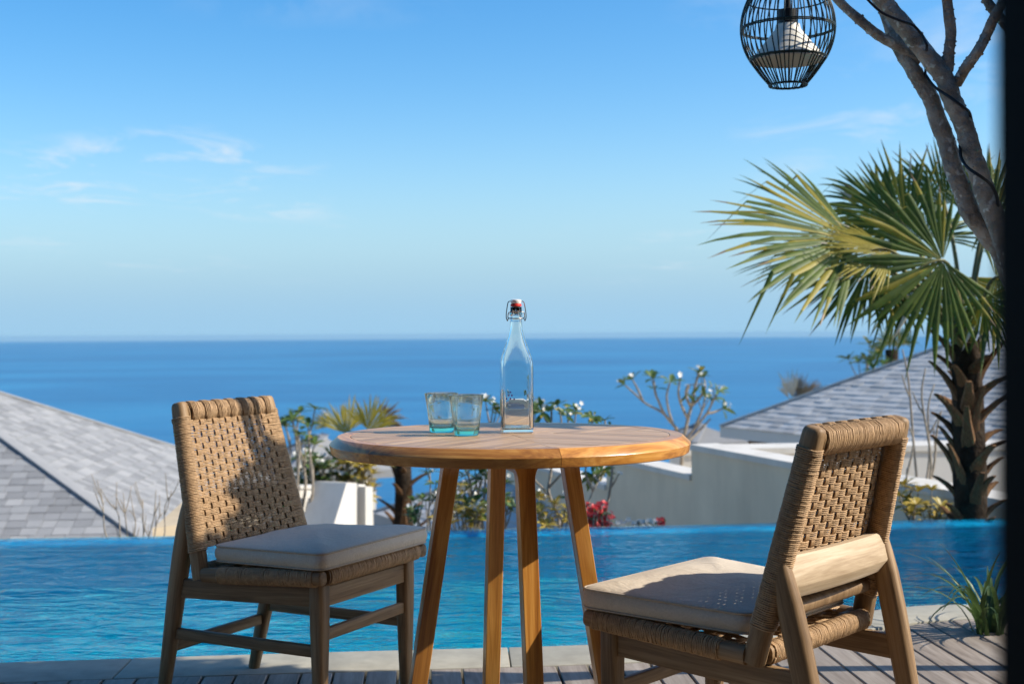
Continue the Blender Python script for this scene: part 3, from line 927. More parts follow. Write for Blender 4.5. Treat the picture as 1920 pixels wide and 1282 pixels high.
M_WHITE = plain('white_plaster', (.60, .575, .52), rough=.8, spec=.1, nscale=2, namp=.05, bmp=.1, bscale=30)
def streaks(m, col, amt):
    t = m.node_tree; p = t.nodes['Principled BSDF']; src = p.inputs['Base Color'].links[0].from_socket
    g = N(t, 'ShaderNodeNewGeometry'); a = mapping(t, g.outputs['Position'], (2.2, 2.2, .35)); n = noise(t, a.outputs[0], 1.2, 7, .72, .3)
    r = ramp(t, [(.42, (0, 0, 0)), (.75, (amt, amt, amt))]); t.links.new(n.outputs[0], r.inputs[0])
    mx = N(t, 'ShaderNodeMixRGB'); mx.inputs['Color2'].default_value = (*col, 1)
    t.links.new(r.outputs[0], mx.inputs['Fac']); t.links.new(src, mx.inputs['Color1']); t.links.new(mx.outputs[0], p.inputs['Base Color'])
streaks(M_PLAS, (.46, .39, .29), .45); streaks(M_WHITE, (.33, .30, .25), .45)
M_TAN = plain('tan_stone', (.40, .33, .23), rough=.85, spec=.1, nscale=3, namp=.15)
M_BROWN = plain('brown_timber', (.16, .10, .06), rough=.7, spec=.2, nscale=8, namp=.2)
M_GLASS = plain('window_glass', (.02, .03, .035), rough=.08, spec=.6, namp=.1)

def to_px(P):
    x, y, z = P[0], P[1], P[2] - CAM_H
    c, s = math.cos(PIT), math.sin(PIT)
    yf = y*c + z*s; zu = -y*s + z*c
    if yf < .1: return (-9999, -9999)
    u, v = F_PX*x/yf, -F_PX*zu/yf
    return (960 + u*_cr + v*_sr, 641 - u*_sr + v*_cr)

def hip_roof(parent, corner, e, g, LE, LG, pitch, m_sh, course=.18, wid=.22, shingle_faces=(0, 1), limit=300, over=.0):
    """hip roof over the rectangle corner + e*[0,LE] + g*[0,LG]; shingles laid piece by piece on the faces that show"""
    corner = Vector(corner); e = Vector((*e, 0)).normalized(); g = Vector((*g, 0)).normalized()
    W = min(LE, LG) / 2; H = W * math.tan(pitch)
    A, B, Cc, D = corner, corner + e*LE, corner + e*LE + g*LG, corner + g*LG
    if LE >= LG: R0, R1 = A + (e+g)*W + Vector((0,0,H)), B + (g-e)*W + Vector((0,0,H))
    else:        R0, R1 = A + (e+g)*W + Vector((0,0,H)), D + (e-g)*W + Vector((0,0,H))
    b = MB(); V = [A, B, Cc, D, R0, R1]
    if LE >= LG: fs = [(0,1,5,4), (1,2,5), (2,3,4,5), (3,0,4)]
    else:        fs = [(0,1,4), (1,2,5,4), (2,3,5), (3,0,4,5)]
    b.add(V + [v - Vector((0,0,.16)) for v in V[:4]], fs + [(0,6,7,1), (1,7,8,2), (2,8,9,3), (3,9,6,0), (9,8,7,6)])
    roof = b.build('roof', m_sh, parent, sharp=15, smooth=False)
    edges = [(A, B), (B, Cc), (Cc, D), (D, A)]
    pieces = []
    for fi in shingle_faces:
        P0, P1 = edges[fi]; a = (P1-P0).normalized(); Lf = (P1-P0).length
        inn = Vector((0,0,1)).cross(a) * (1 if (g.dot(Vector((0,0,1)).cross(e)) > 0) else -1)
        up = (inn*math.cos(pitch) + Vector((0,0,1))*math.sin(pitch)).normalized()
        nr = a.cross(up)
        if nr.z < 0: nr = -nr
        SL = W / math.cos(pitch)
        k = 0
        while (k+.6)*course < SL:
            s0 = k*course; ins = (s0 + course*.5)*math.cos(pitch)
            a0, a1 = ins, Lf - ins
            x = a0 - (k % 2)*wid*.5 - rng.random()*.06
            while x < a1:
                wv = wid*rng.uniform(.8, 1.2)
                q0, q1 = max(x, a0), min(x+wv, a1)
                if q1 - q0 > .04:
                    base = P0 + a*((q0+q1)/2) + up*(s0-.015)
                    pieces.append((base, a, up, nr, q1-q0-.006))
                x += wv
            k += 1
    # the pieces that show largest become parts of their own
    def key(p):
        u, v = to_px(p[0]); vis = -50 < u < 1970 and -50 < v < 1020
        return (0 if vis else 1, p[0].y)
    pieces.sort(key=key)
    mbs = MB(); mbs.box((-.5, 0, .0), (.5, course*1.25, .012))
    # lower edge lifted: wedge
    mbs.v = [(x, y, z + (.010 if y < .01 else .002)) for x, y, z in mbs.v]
    me = bpy.data.meshes.new('shingle'); me.from_pydata(mbs.v, [], mbs.f); me.materials.append(m_sh)
    rest = MB()
    for i, (base, a, up, nr, wv) in enumerate(pieces):
        M3 = Matrix((a*wv, up, nr)).transposed().to_4x4(); M3.translation = base + nr*rng.uniform(0, .006)
        if i < limit:
            o = bpy.data.objects.new('shingle', me); C.objects.link(o); o.parent = roof; o.matrix_local = M3
        else:
            rest.add([M3 @ Vector(v) for v in mbs.v], mbs.f)
    if rest.n:
        o = rest.build('shingles', m_sh, roof, smooth=False); o['kind'] = 'stuff'
    # hip caps
    caps = [(A, R0), (B, R1 if LE >= LG else R0), (D, R0 if LE >= LG else R1), (R0, R1)]
    for p0, p1 in caps:
        bar('hip_cap', p0 + Vector((0,0,.025)), p1 + Vector((0,0,.025)), .16, .03, m_sh, roof)
    return roof, (A, B, Cc, D, R0, R1)

def wallbox(name, pts, z0, z1, m, parent=None, cap=None):
    b = MB(); n = len(pts)
    b.add([(x, y, z0) for x, y in pts] + [(x, y, z1) for x, y in pts], [tuple(range(n))[::-1], tuple(range(n, 2*n))] + [(i, (i+1) % n, n+(i+1) % n, n+i) for i in range(n)])
    return b.build(name, m, parent, smooth=False)

def villa_left():
    Fp = at(30, 735, d=20.0); Np = at(-95, 747, z=Fp.z)
    phi = R(5); r = Vector((math.cos(phi), math.sin(phi))); q = Vector((-math.sin(phi), math.cos(phi)))
    W = 5.6; pitch = R(25); rl = (Fp - Np).length
    # near right corner of the eaves
    Nx = Vector((Np.x, Np.y)); cn = Nx + r*W - q*W
    z = Fp.z - W*math.tan(pitch)
    t = thing('villa', 'villa at the left edge with a big pale shingled hip roof', 'house', (cn.x - 4, cn.y + 5, ground_z(0, cn.y + 5)))
    off = Vector(t.location)
    roof, pts = hip_roof(None, (cn.x, cn.y, z), (q.x, q.y), (-r.x, -r.y), 2*W + rl, 2*W, pitch, M_SHIN, .16, .20, (0, 3), 300)
    roof.parent = t; roof.location = -off
    c2 = [cn - r*.7 + q*.7, cn - r*.7 + q*(2*W+rl-.7), cn - r*(2*W-.7) + q*(2*W+rl-.7), cn - r*(2*W-.7) + q*.7]
    wl = wallbox('wall', [(p.x, p.y) for p in c2], ground_z(0, cn.y) - 3.5, z - .161, M_WHITE, t); wl.location = -off
    for k in range(3):
        p = cn - r*.69 + q*(2.0 + 3.2*k); M_, _ = frame((p.x, p.y, z-1.6), (p.x+q.x, p.y+q.y, z-1.6))
        w = bar('window', Vector((p.x, p.y, z-1.5)) - Vector((q.x, q.y, 0))*.7, Vector((p.x, p.y, z-1.5)) + Vector((q.x, q.y, 0))*.7, .05, 1.5, M_GLASS, t)
        w.location -= off
    return t
villa_left()

def villa_right():
    Cn = at(1350, 800, d=20.0); E1 = at(1715, 838, z=Cn.z)
    e = Vector((E1.x-Cn.x, E1.y-Cn.y)).normalized(); g = Vector((-e.y, e.x))
    if g.x < 0: g = -g
    # pitch so that the hip passes the photo's roof line
    best = None
    for k in range(10, 50):
        P = Cn + Vector((e.x+g.x, e.y+g.y, math.tan(R(k))))*3
        u, v = to_px(P); lv = 799 + (u-1350)*(672-799)/(1700-1350)
        if best is None or abs(v-lv) < best[0]: best = (abs(v-lv), k)
    pitch = R(best[1])
    t = thing('villa', 'villa at the right with a grey shingled hip roof behind the grey garden wall', 'house', (Cn.x + 3, Cn.y - 2, ground_z(0, Cn.y)))
    off = Vector(t.location)
    roof, pts = hip_roof(None, Cn, (e.x, e.y), (g.x, g.y), 13.0, 9.5, pitch, M_SHIN2, .125, .22, (0,), 300)
    roof.parent = t; roof.location = -off
    c = Vector((Cn.x, Cn.y))
    c2 = [c + e*3.6 + g*1.1, c + e*12.2 + g*1.1, c + e*12.2 + g*8.6, c + e*3.6 + g*8.6]
    wl = wallbox('wall', [(p.x, p.y) for p in c2], ground_z(0, Cn.y)-2.5, Cn.z-.165, M_TAN, t); wl.location = -off
    # open veranda under the left end: beam and posts
    for s in (.35, 3.3):
        p = c + e*s + g*.5
        o = bar('post', (p.x, p.y, ground_z(0, p.y)-2), (p.x, p.y, Cn.z-.28), .20, .20, M_BROWN, t); o.location -= off
    p0, p1 = c + e*.2 + g*.45, c + e*12.4 + g*.45
    o = bar('beam', (p0.x, p0.y, Cn.z-.265), (p1.x, p1.y, Cn.z-.265), .14, .20, M_BROWN, t); o.location -= off
    p = c + e*8.5 + g*1.08
    o = bar('window', (p.x-e.x*1.6, p.y-e.y*1.6, Cn.z-1.6), (p.x+e.x*1.6, p.y+e.y*1.6, Cn.z-1.6), .06, 1.8, M_GLASS, t); o.location -= off
    p2 = c + e*2.6 + g*2.6
    o = bar('panel', (p2.x-e.x, p2.y-e.y, Cn.z-1.4), (p2.x+e.x*1.0, p2.y+e.y*1.0, Cn.z-1.4), .12, 2.2, M_TAN, t); o.location -= off
    return e, g
EV, GV = villa_right()

def villa_mid():
    E0 = at(700, 962, d=17.0); E1 = at(772, 991, z=E0.z)
    e = EV; g = GV
    t = thing('villa', 'low villa roof of grey shingles seen below the table top', 'house', (E0.x + 2, E0.y, ground_z(0, E0.y)))
    off = Vector(t.location)
    roof, pts = hip_roof(None, E0, (e.x, e.y), (g.x, g.y), 5.0, 2.7, R(26), M_SHIN2, .18, .30, (0,), 160)
    roof.parent = t; roof.location = -off
    c = Vector((E0.x, E0.y))
    c2 = [c + e*.4 + g*.4, c + e*4.6 + g*.4, c + e*4.6 + g*2.3, c + e*.4 + g*2.3]
    wl = wallbox('wall', [(p.x, p.y) for p in c2], ground_z(0, 20)-2.5, E0.z-.165, M_WHITE, t); wl.location = -off
villa_mid()

def pavilion(u0, v0, d, lab, LE, LG, pit, m=M_SHIN):
    E0 = at(u0, v0, d=d)
    t = thing('pavilion', lab, 'house', (E0.x, E0.y, ground_z(0, E0.y)))
    off = Vector(t.location)
    e, g = EV, GV
    roof, pts = hip_roof(None, E0, (e.x, e.y), (g.x, g.y), LE, LG, R(pit), m, .22, .32, (0,), 120)
    roof.parent = t; roof.location = -off
    c = Vector((E0.x, E0.y))
    c2 = [c + e*.3 + g*.3, c + e*(LE-.3) + g*.3, c + e*(LE-.3) + g*(LG-.3), c + e*.3 + g*(LG-.3)]
    wl = wallbox('wall', [(p.x, p.y) for p in c2], ground_z(0, d)-3, E0.z-.165, M_WHITE, t); wl.location = -off
pavilion(1222, 822, 31, 'small pale grey pavilion roof behind the frangipani, left of the right villa', 1.8, 1.5, 24)
pavilion(470, 868, 27, 'far shingled roof peeping out behind the left chair', 2.6, 2.2, 28)

# grey garden wall: three stepped lengths running away from the pool
def garden_wall():
    P = Vector((1.51, 11.0)); d = Vector((-.31, .951)); nrm = Vector((d.y, -d.x))   # nrm to the right
    t = thing('garden_wall', 'long grey plastered garden wall with stepped white top beyond the pool', 'wall', (P.x, P.y, ground_z(0, 11)))
    off = Vector(t.location)
    for t0, t1, z in ((-6.5, 0, .033), (0, 1.9, -.225), (1.9, 5.2, -.52)):
        a, b_ = P + d*t0, P + d*t1
        for nm, zz0, zz1, ex, m in (('wall', -6, z-.05, 0, M_PLAS), ('coping', z-.0498, z, .02, M_WHITE)):
            q = [a - nrm*ex, b_ - nrm*ex, b_ + nrm*(.22+ex), a + nrm*(.22+ex)]
            o = wallbox(nm, [(v.x, v.y) for v in q][::-1], zz0, zz1, m, t); o.location = -off
    # return wall behind, with a white top
garden_wall()
def low_wall():
    a = at(1334, 842, d=13.0); dirv = Vector((GV.x, GV.y))
    t = thing('garden_wall', 'low cream wall with a broad white top behind the grey garden wall', 'wall', (a.x, a.y, ground_z(0, 13)))
    off = Vector(t.location)
    p0 = Vector((a.x-.3, a.y)); p1 = p0 + Vector((4.0, .5)); n = Vector((-.12, 1)).normalized()
    for nm, z0, z1, ex, m in (('wall', -6, a.z-.06, 0, M_WHITE), ('coping', a.z-.0598, a.z, .02, M_WHITE)):
        q = [p0 - n*ex, p1 - n*ex, p1 + n*(.5+ex), p0 + n*(.5+ex)]
        o = wallbox(nm, [(v.x, v.y) for v in q], z0, z1, m, t); o.location = -off
low_wall()
def white_walls():
    def slab(nm, t, pix, th):
        b = MB(); P = [at(u, v, d=d) for u, v, d in pix]; n = len(P)
        q = (P[-1] - P[0]).cross(P[1] - P[0]); q.z = 0; q.normalize()
        if q.y < 0: q = -q
        b.add([tuple(p) for p in P] + [tuple(p + q*th) for p in P], [tuple(range(n)), tuple(range(n, 2*n))[::-1]] + [(i, n+i, n+(i+1) % n, (i+1) % n) for i in range(n)])
        o = b.build(nm, M_WHITE, t, smooth=False); o.location = -Vector(t.location); return o
    a = at(540, 912, d=12.0)
    t = thing('garden_wall', 'plain pale wall running behind the left chair to the white stair wall', 'wall', (a.x, a.y, ground_z(0, 12)))
    slab('wall', t, [(520, 1080, 11.8), (520, 917, 11.8), (648, 916, 13.0), (648, 1080, 13.0)], .25)
    slab('coping', t, [(520, 916.6, 11.77), (520, 911, 11.77), (648, 910, 12.97), (648, 915.6, 12.97)], .30)
    s0 = at(650, 906, d=12.2)
    t = thing('stair_wall', 'bright white stepped stair wall right of the left chair', 'wall', (s0.x, s0.y, ground_z(0, 12)))
    slab('stair_block', t, [(596, 1080, 11.5), (650, 905, 11.9), (669, 905, 12.05), (669, 1080, 12.05)], .35)
    slab('stair_block', t, [(669.3, 1080, 12.12), (669.3, 917, 12.12), (672, 908, 12.13), (685, 908, 12.24), (685, 1080, 12.24)], .35)
    slab('stair_block', t, [(685.3, 1080, 12.10), (685.3, 912, 12.10), (699, 912, 12.22), (699, 1080, 12.22)], .4)
white_walls()
def tan_wall():
    a, b_ = at(286, 990, d=9.5), at(345, 938, d=10.5)
    t = MB(); c = at(345, 1010, d=10.5); d_ = at(286, 1010, d=9.5)
    P = [a, b_, c, d_]
    t.add([tuple(p) for p in P] + [tuple(p + Vector((.5, .6, 0))) for p in P], [(0,3,2,1), (4,5,6,7), (0,1,5,4), (1,2,6,5), (2,3,7,6), (3,0,4,7)])
    o = t.build('garden_wall', M_TAN, smooth=False); tag(o, 'sloping tan stone wall end left of the left chair, behind bare twigs', 'wall')
tan_wall()

# ------------------------------------------------------------------ house round the camera
def house():
    t = thing('house', 'dark door frame of the house the picture is taken from, right edge', 'house', (1.5, .6, 0))
    off = Vector(t.location)
    M_FR = plain('dark_frame', (.010, .007, .005), rough=.8, spec=.05, namp=.2)
    M_IN = plain('interior_plaster', (.11, .095, .08), rough=.85, spec=.1)
    M_FL = plain('interior_floor', (.08, .055, .035), rough=.5, spec=.3)
    def bx(nm, lo, hi, m):
        b = MB(); b.box(lo, hi); o = b.build(nm, m, t, smooth=False); o.location = -off; return o
    bx('door_frame', (.1563, .36, -.02), (.235, .42, 2.45), M_FR)
    bx('door_panel', (.2355, .375, -.01), (1.25, .405, 2.449), M_FR)
    bx('wall', (1.2505, .32, -.3), (4.2, .45, 2.859), M_IN)
    bx('wall', (-4.2, .32, -.3), (-2.6, .45, 2.859), M_IN)
    bx('lintel', (-2.5995, .33, 2.4505), (1.25, .44, 2.859), M_IN)
    bx('ceiling', (-4.2, -5.2, 2.86), (4.2, .449, 2.94), M_IN)
    b = MB(); b.add([(-6, .95, 2.95), (6, .95, 2.95), (6, -7, 2.95), (-6, -7, 2.95), (-3, -2.8, 4.4), (3, -2.8, 4.4), (-6, .95, 3.1), (6, .95, 3.1), (6, -7, 3.1), (-6, -7, 3.1)],
        [(0,3,2,1), (0,1,7,6), (1,2,8,7), (2,3,9,8), (3,0,6,9), (6,7,5,4), (7,8,5), (8,9,4,5), (9,6,4)])
    o = b.build('roof', M_SHIN, t, smooth=False); o.location = -off
    bx('wall', (-4.2, -5.2, -.3), (4.2, -5.0, 2.859), M_IN)
    bx('wall', (-4.2, -4.999, -.3), (-4.0, .319, 2.859), M_IN)
    bx('wall', (4.0, -4.999, -.3), (4.2, .319, 2.859), M_IN)
    bx('floor', (-3.999, -4.999, -.12), (3.999, .5, -.002), M_FL)
house()

# ------------------------------------------------------------------ plants
def leaf_mat(name, c0, c1, rough=.45, trans=.25):
    m, t, p = mat(name)
    g = N(t, 'ShaderNodeNewGeometry'); oi = N(t, 'ShaderNodeObjectInfo')
    n = noise(t, g.outputs['Position'], 9, 3, .6)
    ad = N(t, 'ShaderNodeMath', operation='MULTIPLY_ADD'); ad.inputs[1].default_value = .5
    t.links.new(g.outputs['Random Per Island'], ad.inputs[0])
    t.links.new(n.outputs[0], ad.inputs[2])
    r = ramp(t, [(.3, c0), (.95, c1)]); t.links.new(ad.outputs[0], r.inputs[0])
    t.links.new(r.outputs[0], p.inputs['Base Color'])
    p.inputs['Roughness'].default_value = rough; p.inputs['Specular IOR Level'].default_value = .35
    tl = N(t, 'ShaderNodeBsdfTranslucent'); t.links.new(r.outputs[0], tl.inputs['Color'])
    mx = N(t, 'ShaderNodeMixShader'); mx.inputs[0].default_value = trans
    o = t.nodes['Material Output']
    t.links.new(p.outputs[0], mx.inputs[1]); t.links.new(tl.outputs[0], mx.inputs[2]); t.links.new(mx.outputs[0], o.inputs['Surface'])
    return m
M_PGREEN = leaf_mat('palm_green', (.030, .062, .010), (.115, .155, .018), .55)
M_PYEL = leaf_mat('palm_yellow', (.17, .16, .012), (.34, .27, .03), .55)
M_PBRN = leaf_mat('palm_brown', (.12, .075, .035), (.30, .20, .10), trans=.1)
M_PPALE = leaf_mat('palm_bleached', (.40, .33, .22), (.60, .52, .38), trans=.1)
M_FLEAF = leaf_mat('frangipani_leaf', (.04, .085, .02), (.11, .17, .04))
M_YLEAF = leaf_mat('yellow_leaf', (.22, .20, .03), (.42, .30, .05))
M_PETAL = leaf_mat('white_petal', (.62, .60, .52), (.80, .78, .70), trans=.2)
M_RPET = leaf_mat('red_bract', (.62, .02, .03), (.85, .10, .09), trans=.35)
M_BARK = plain('frangipani_bark', (.33, .285, .235), rough=.8, spec=.2, nscale=22, namp=.45, bmp=1.0, bscale=55, bdist=.014)
def lichen(m):
    t = m.node_tree; p = t.nodes['Principled BSDF']; src = p.inputs['Base Color'].links[0].from_socket
    tc = N(t, 'ShaderNodeTexCoord'); n = noise(t, tc.outputs['Object'], 38, 2, .5); n.inputs['Distortion'].default_value = .3
    r = ramp(t, [(.60, (0, 0, 0)), (.66, (1, 1, 1))]); t.links.new(n.outputs[0], r.inputs[0])
    mx = N(t, 'ShaderNodeMixRGB'); mx.inputs['Color2'].default_value = (.60, .58, .52, 1)
    t.links.new(r.outputs[0], mx.inputs['Fac']); t.links.new(src, mx.inputs['Color1']); t.links.new(mx.outputs[0], p.inputs['Base Color'])
lichen(M_BARK)
M_TWIG = plain('pale_twig', (.30, .255, .20), rough=.85, spec=.1, nscale=30, namp=.3)
M_PTRUNK = plain('palm_trunk', (.032, .022, .014), rough=.9, spec=.1, nscale=14, namp=.5, bmp=.8, bscale=30, bdist=.02)
M_BOOT = plain('palm_boot', (.15, .082, .040), rough=.85, spec=.1, nscale=12, namp=.4, objvar=.3)
M_PET = plain('palm_petiole', (.17, .15, .05), rough=.6, spec=.3, nscale=8, namp=.3, objvar=.25)

def fan_leaf(b, hub, axis, normal, rad, nseg=36, spread=250, droop=.25, rr=rng, brown=.35, fold=.26, split=.56, mg=0, yel=.14):
    """costapalmate fan: material slots 0 green 1 yellow 2 brown 3 bleached"""
    hub = Vector(hub); a = Vector(axis).normalized(); n = Vector(normal)
    n = (n - a*n.dot(a)).normalized(); s = n.cross(a)
    dphi = R(spread)/nseg
    for k in range(nseg):
        phi = -R(spread)/2 + (k+.5)*dphi
        phi += rr.uniform(-.3, .3)*dphi; L_ = rad*(.58 + .42*math.cos(phi*.6))*rr.uniform(.78, 1.08)
        d = a*math.cos(phi) + s*math.sin(phi); sd = -a*math.sin(phi) + s*math.cos(phi)
        cup = .25*math.cos(phi)
        dr = droop*rr.uniform(.2, 1.2)
        kink = rr.random() < .12
        tipm = 2 if rr.random() < brown else (3 if rr.random() < .06 else mg)
        basem = 1 if (mg == 0 and rr.random() < yel) else mg
        tw = rr.uniform(-.12, .12)
        ring = []
        for t in (.03, .25, split, .72, .88, 1.0):
            wdt = math.tan(dphi/2)*L_*t if t <= split else math.tan(dphi/2)*L_*split*(1-((t-split)/(1-split))**1.5)
            p = hub + d*L_*t + n*L_*(cup*t*(1-t)*.5) - Vector((0,0,1))*L_*dr*(t**2.6) + sd*tw*L_*max(0, t-split)
            if kink and t > .72: p -= Vector((0,0,1))*L_*(t-.72)*1.0
            nn = n
            ring.append([p - sd*wdt - nn*wdt*fold, p + nn*wdt*fold*1.2, p + sd*wdt - nn*wdt*fold])
        for i in range(len(ring)-1):
            mi = basem if i < 3 else tipm if i == 4 else (tipm if tipm == 3 else (1 if tipm == 2 and basem != 2 else basem))
            vs = ring[i] + ring[i+1]
            b.add([tuple(v) for v in vs], [(0,1,4,3), (1,2,5,4)], mi)

def fan_palm(name, label, base, top, rad_t, leaves, lrad, boots=26, group=None, petr=.012, mg=0):
    base, top = Vector(base), Vector(top); rr = random.Random(len(label))
    t = thing(name, label, 'palm', base, group=group)
    b = MB(); H = (top-base).length
    rings = []
    for i in range(13):
        s = i/12; c = (top-base)*s
        r = rad_t*(1.12 - .25*s)
        rings.append([(c.x + r*math.cos(a)*rr.uniform(.9, 1.1), c.y + r*math.sin(a)*rr.uniform(.9, 1.1), c.z) for a in np.linspace(0, 2*math.pi, 13)[:-1]])
    b.loft(rings)
    tr = b.build('trunk', M_PTRUNK, t, sharp=None)
    # old leaf bases standing off the trunk
    bb = MB(); rs = []
    for s, w, th, o in ((0, .9, .30, 0), (.25, .75, .28, .03), (.6, .45, .22, .20), (.9, .36, .16, .44), (1, .26, .10, .56)):
        rs.append([(o + py*th*.5, px*w*.5, s) for px, py in ((-1, -.3), (-.5, -1), (.5, -1), (1, -.3), (.8, .6), (0, .9), (-.8, .6))])
    bb.loft(rs)
    me_o = bb.build('boot', M_BOOT, tr, sharp=40); me = me_o.data
    for k in range(boots):
        o = me_o if k == 0 else bpy.data.objects.new('boot', me)
        if k: C.objects.link(o); o.parent = tr
        s = .06 + .92*(k + rr.uniform(-.4, .4))/boots; a = k*2.39996 + rr.uniform(-.35, .35); r = rad_t*(1.0 - .2*s)
        c = (top-base)*s; sz = max(rad_t, .09)*rr.uniform(1.2, 3.3)
        Mx = Matrix.Translation((c.x + r*.72*math.cos(a), c.y + r*.72*math.sin(a), c.z)) @ Matrix.Rotation(a, 4, 'Z') @ Matrix.Rotation(R(rr.uniform(6, 44)), 4, 'Y') @ Matrix.Diagonal((rad_t*1.7, rad_t*rr.uniform(.8, 1.2), sz, 1))
        o.matrix_local = Mx
    for hub, axis, nrm, k, spread, droop, brown, m_ in leaves:
        hub = Vector(hub) - base; b = MB(); tp = top - base
        fan_leaf(b, hub, axis, nrm, lrad*k, 34 if lrad > .6 else 22, spread, droop, rr, brown, mg=m_)
        lf = b.build('leaf', [M_PGREEN, M_PYEL, M_PBRN, M_PPALE], t, sharp=None)
        st = tp + Vector((rr.uniform(-.5, .5), rr.uniform(-.5, .5), -.6))*rad_t
        mid = (st*.5 + hub*.5) + Vector((0, 0, .12*(hub-st).length))
        b = MB(); b.tube(smooth_path([st, mid, hub, hub + Vector(axis).normalized()*lrad*k*.35], 5), [petr*(1.7-1.2*i/15) for i in range(16)], 6, flat=.6)
        b.build('petiole', M_PET, lf, sharp=None)
    return t

def px_dir(du, dv, dd=0): return (du, dd, -dv)     # picture right, depth, picture down
def big_palm():
    D = 6.98
    base = at(1826, 1010, d=D+.08); base.z = ground_z(base.x, base.y); top = at(1812, 640, d=D)
    A = lambda u, v, dd=0: at(u, v, d=D+dd)
    lv = [
        (A(1600, 452, -.25), px_dir(-1, -.18, -.2), (-.25, -.75, .75), 1.18, 150, .12, .45, 0),
        (A(1768, 488, -.42), px_dir(-.80, .30, -.1), (-.50, -.85, -.30), .86, 262, .05, .18, 0),
        (A(1632, 492, -.10), px_dir(-.65, .62, -.1), (-.5, -.7, .35), .70, 170, .08, .25, 0),
        (A(1700, 430, .10), px_dir(-.62, -.78, .1), (-.5, -.8, .5), .72, 150, .05, .5, 0),
        (A(1772, 385, .25), px_dir(-.12, -1, .2), (-.2, -1, .2), .60, 150, .06, .5, 0),
        (A(1850, 440, .05), px_dir(.55, -.85, .1), (.2, -1, .3), .78, 160, .08, .35, 0),
        (A(1868, 520, -.1), px_dir(.95, .2, -.2), (.2, -.9, .5), .85, 220, .2, .2, 0),
        (A(1700, 540, -.2), px_dir(-.35, .95, -.2), (-.6, -.8, -.1), .44, 200, .04, .2, 0),
        (A(1845, 560, -.25), px_dir(.3, .9, -.2), (-.5, -1, -.2), .42, 200, .04, .2, 0),
        (A(1660, 400, .45), px_dir(-.8, -.45, .4), (-.5, -.6, .6), .70, 170, .2, .4, 0),
        (A(1560, 470, .25), px_dir(-.85, .1, .3), (-.2, -.5, .9), .75, 150, .12, .5, 0),
        (A(1740, 445, .6), px_dir(-.2, -.7, .8), (.1, -1, .5), .75, 220, .15, .3, 0),
        (A(1860, 380, .5), px_dir(.5, -.6, .6), (.1, -1, .5), .75, 220, .15, .3, 0),
        (A(1800, 520, .3), px_dir(.1, .3, 1), (0, -.6, .8), .7, 240, .2, .2, 0),
        (A(1670, 470, -.35), px_dir(-.9, .05, -.2), (-.15, -.7, .7), .62, 130, .06, .55, 1),
    ]
    t = fan_palm('fan_palm', 'large fan palm with ragged green leaves at the far right pool edge', base, top, .088, lv, .70, 62, petr=.013)
big_palm()

def rosette(bl, bf, tip, dirv, size, rr, nleaf=7, flower=0, mi=0):
    dirv = Vector(dirv).normalized()
    ref = Vector((0, 0, 1)) if abs(dirv.z) < .9 else Vector((1, 0, 0))
    u = dirv.cross(ref).normalized(); v = dirv.cross(u)
    for k in range(nleaf):
        a = k*2.4 + rr.uniform(-.3, .3); el = rr.uniform(.1, .9)
        d = ((u*math.cos(a) + v*math.sin(a))*math.cos(el) + dirv*math.sin(el)).normalized()
        L_ = size*rr.uniform(.6, 1.1); w = L_*rr.uniform(.13, .18)
        s = d.cross(dirv).normalized() if d.cross(dirv).length > .05 else u
        up = s.cross(d)
        pts = []
        for t, ww in ((.05, .15), (.4, .9), (.7, 1), (1, .05)):
            p = tip + d*L_*t - Vector((0,0,1))*L_*.25*t*t
            pts.append((p - s*w*ww + up*w*.3*ww, p, p + s*w*ww + up*w*.3*ww))
        for i in range(3):
            bl.add([tuple(q) for q in pts[i] + pts[i+1]], [(0,1,4,3), (1,2,5,4)], mi if rr.random() > .06 else 1)
    if flower and bf is not None:
        for k in range(flower):
            c = tip + dirv*size*.3 + Vector((rr.uniform(-1, 1), rr.uniform(-1, 1), rr.uniform(-.3, .8)))*size*.28
            bloom(bf, c, size*.16, rr)
def bloom(b, c, r, rr, mi=0):
    n = Vector((rr.uniform(-.6, .6), rr.uniform(-1, .1), rr.uniform(.1, 1))).normalized()
    u = n.cross(Vector((.3, .2, 1))).normalized(); v = n.cross(u); a0 = rr.uniform(0, 6)
    for k in range(5):
        a = a0 + k*2*math.pi/5; d = u*math.cos(a) + v*math.sin(a); s = -u*math.sin(a) + v*math.cos(a)
        p = [c, c + d*r*.55 - s*r*.34 + n*r*.1, c + d*r*1.0 + n*r*.28, c + d*r*.55 + s*r*.38 + n*r*.16]
        b.add([tuple(q) for q in p], [(0,1,2,3)], mi)

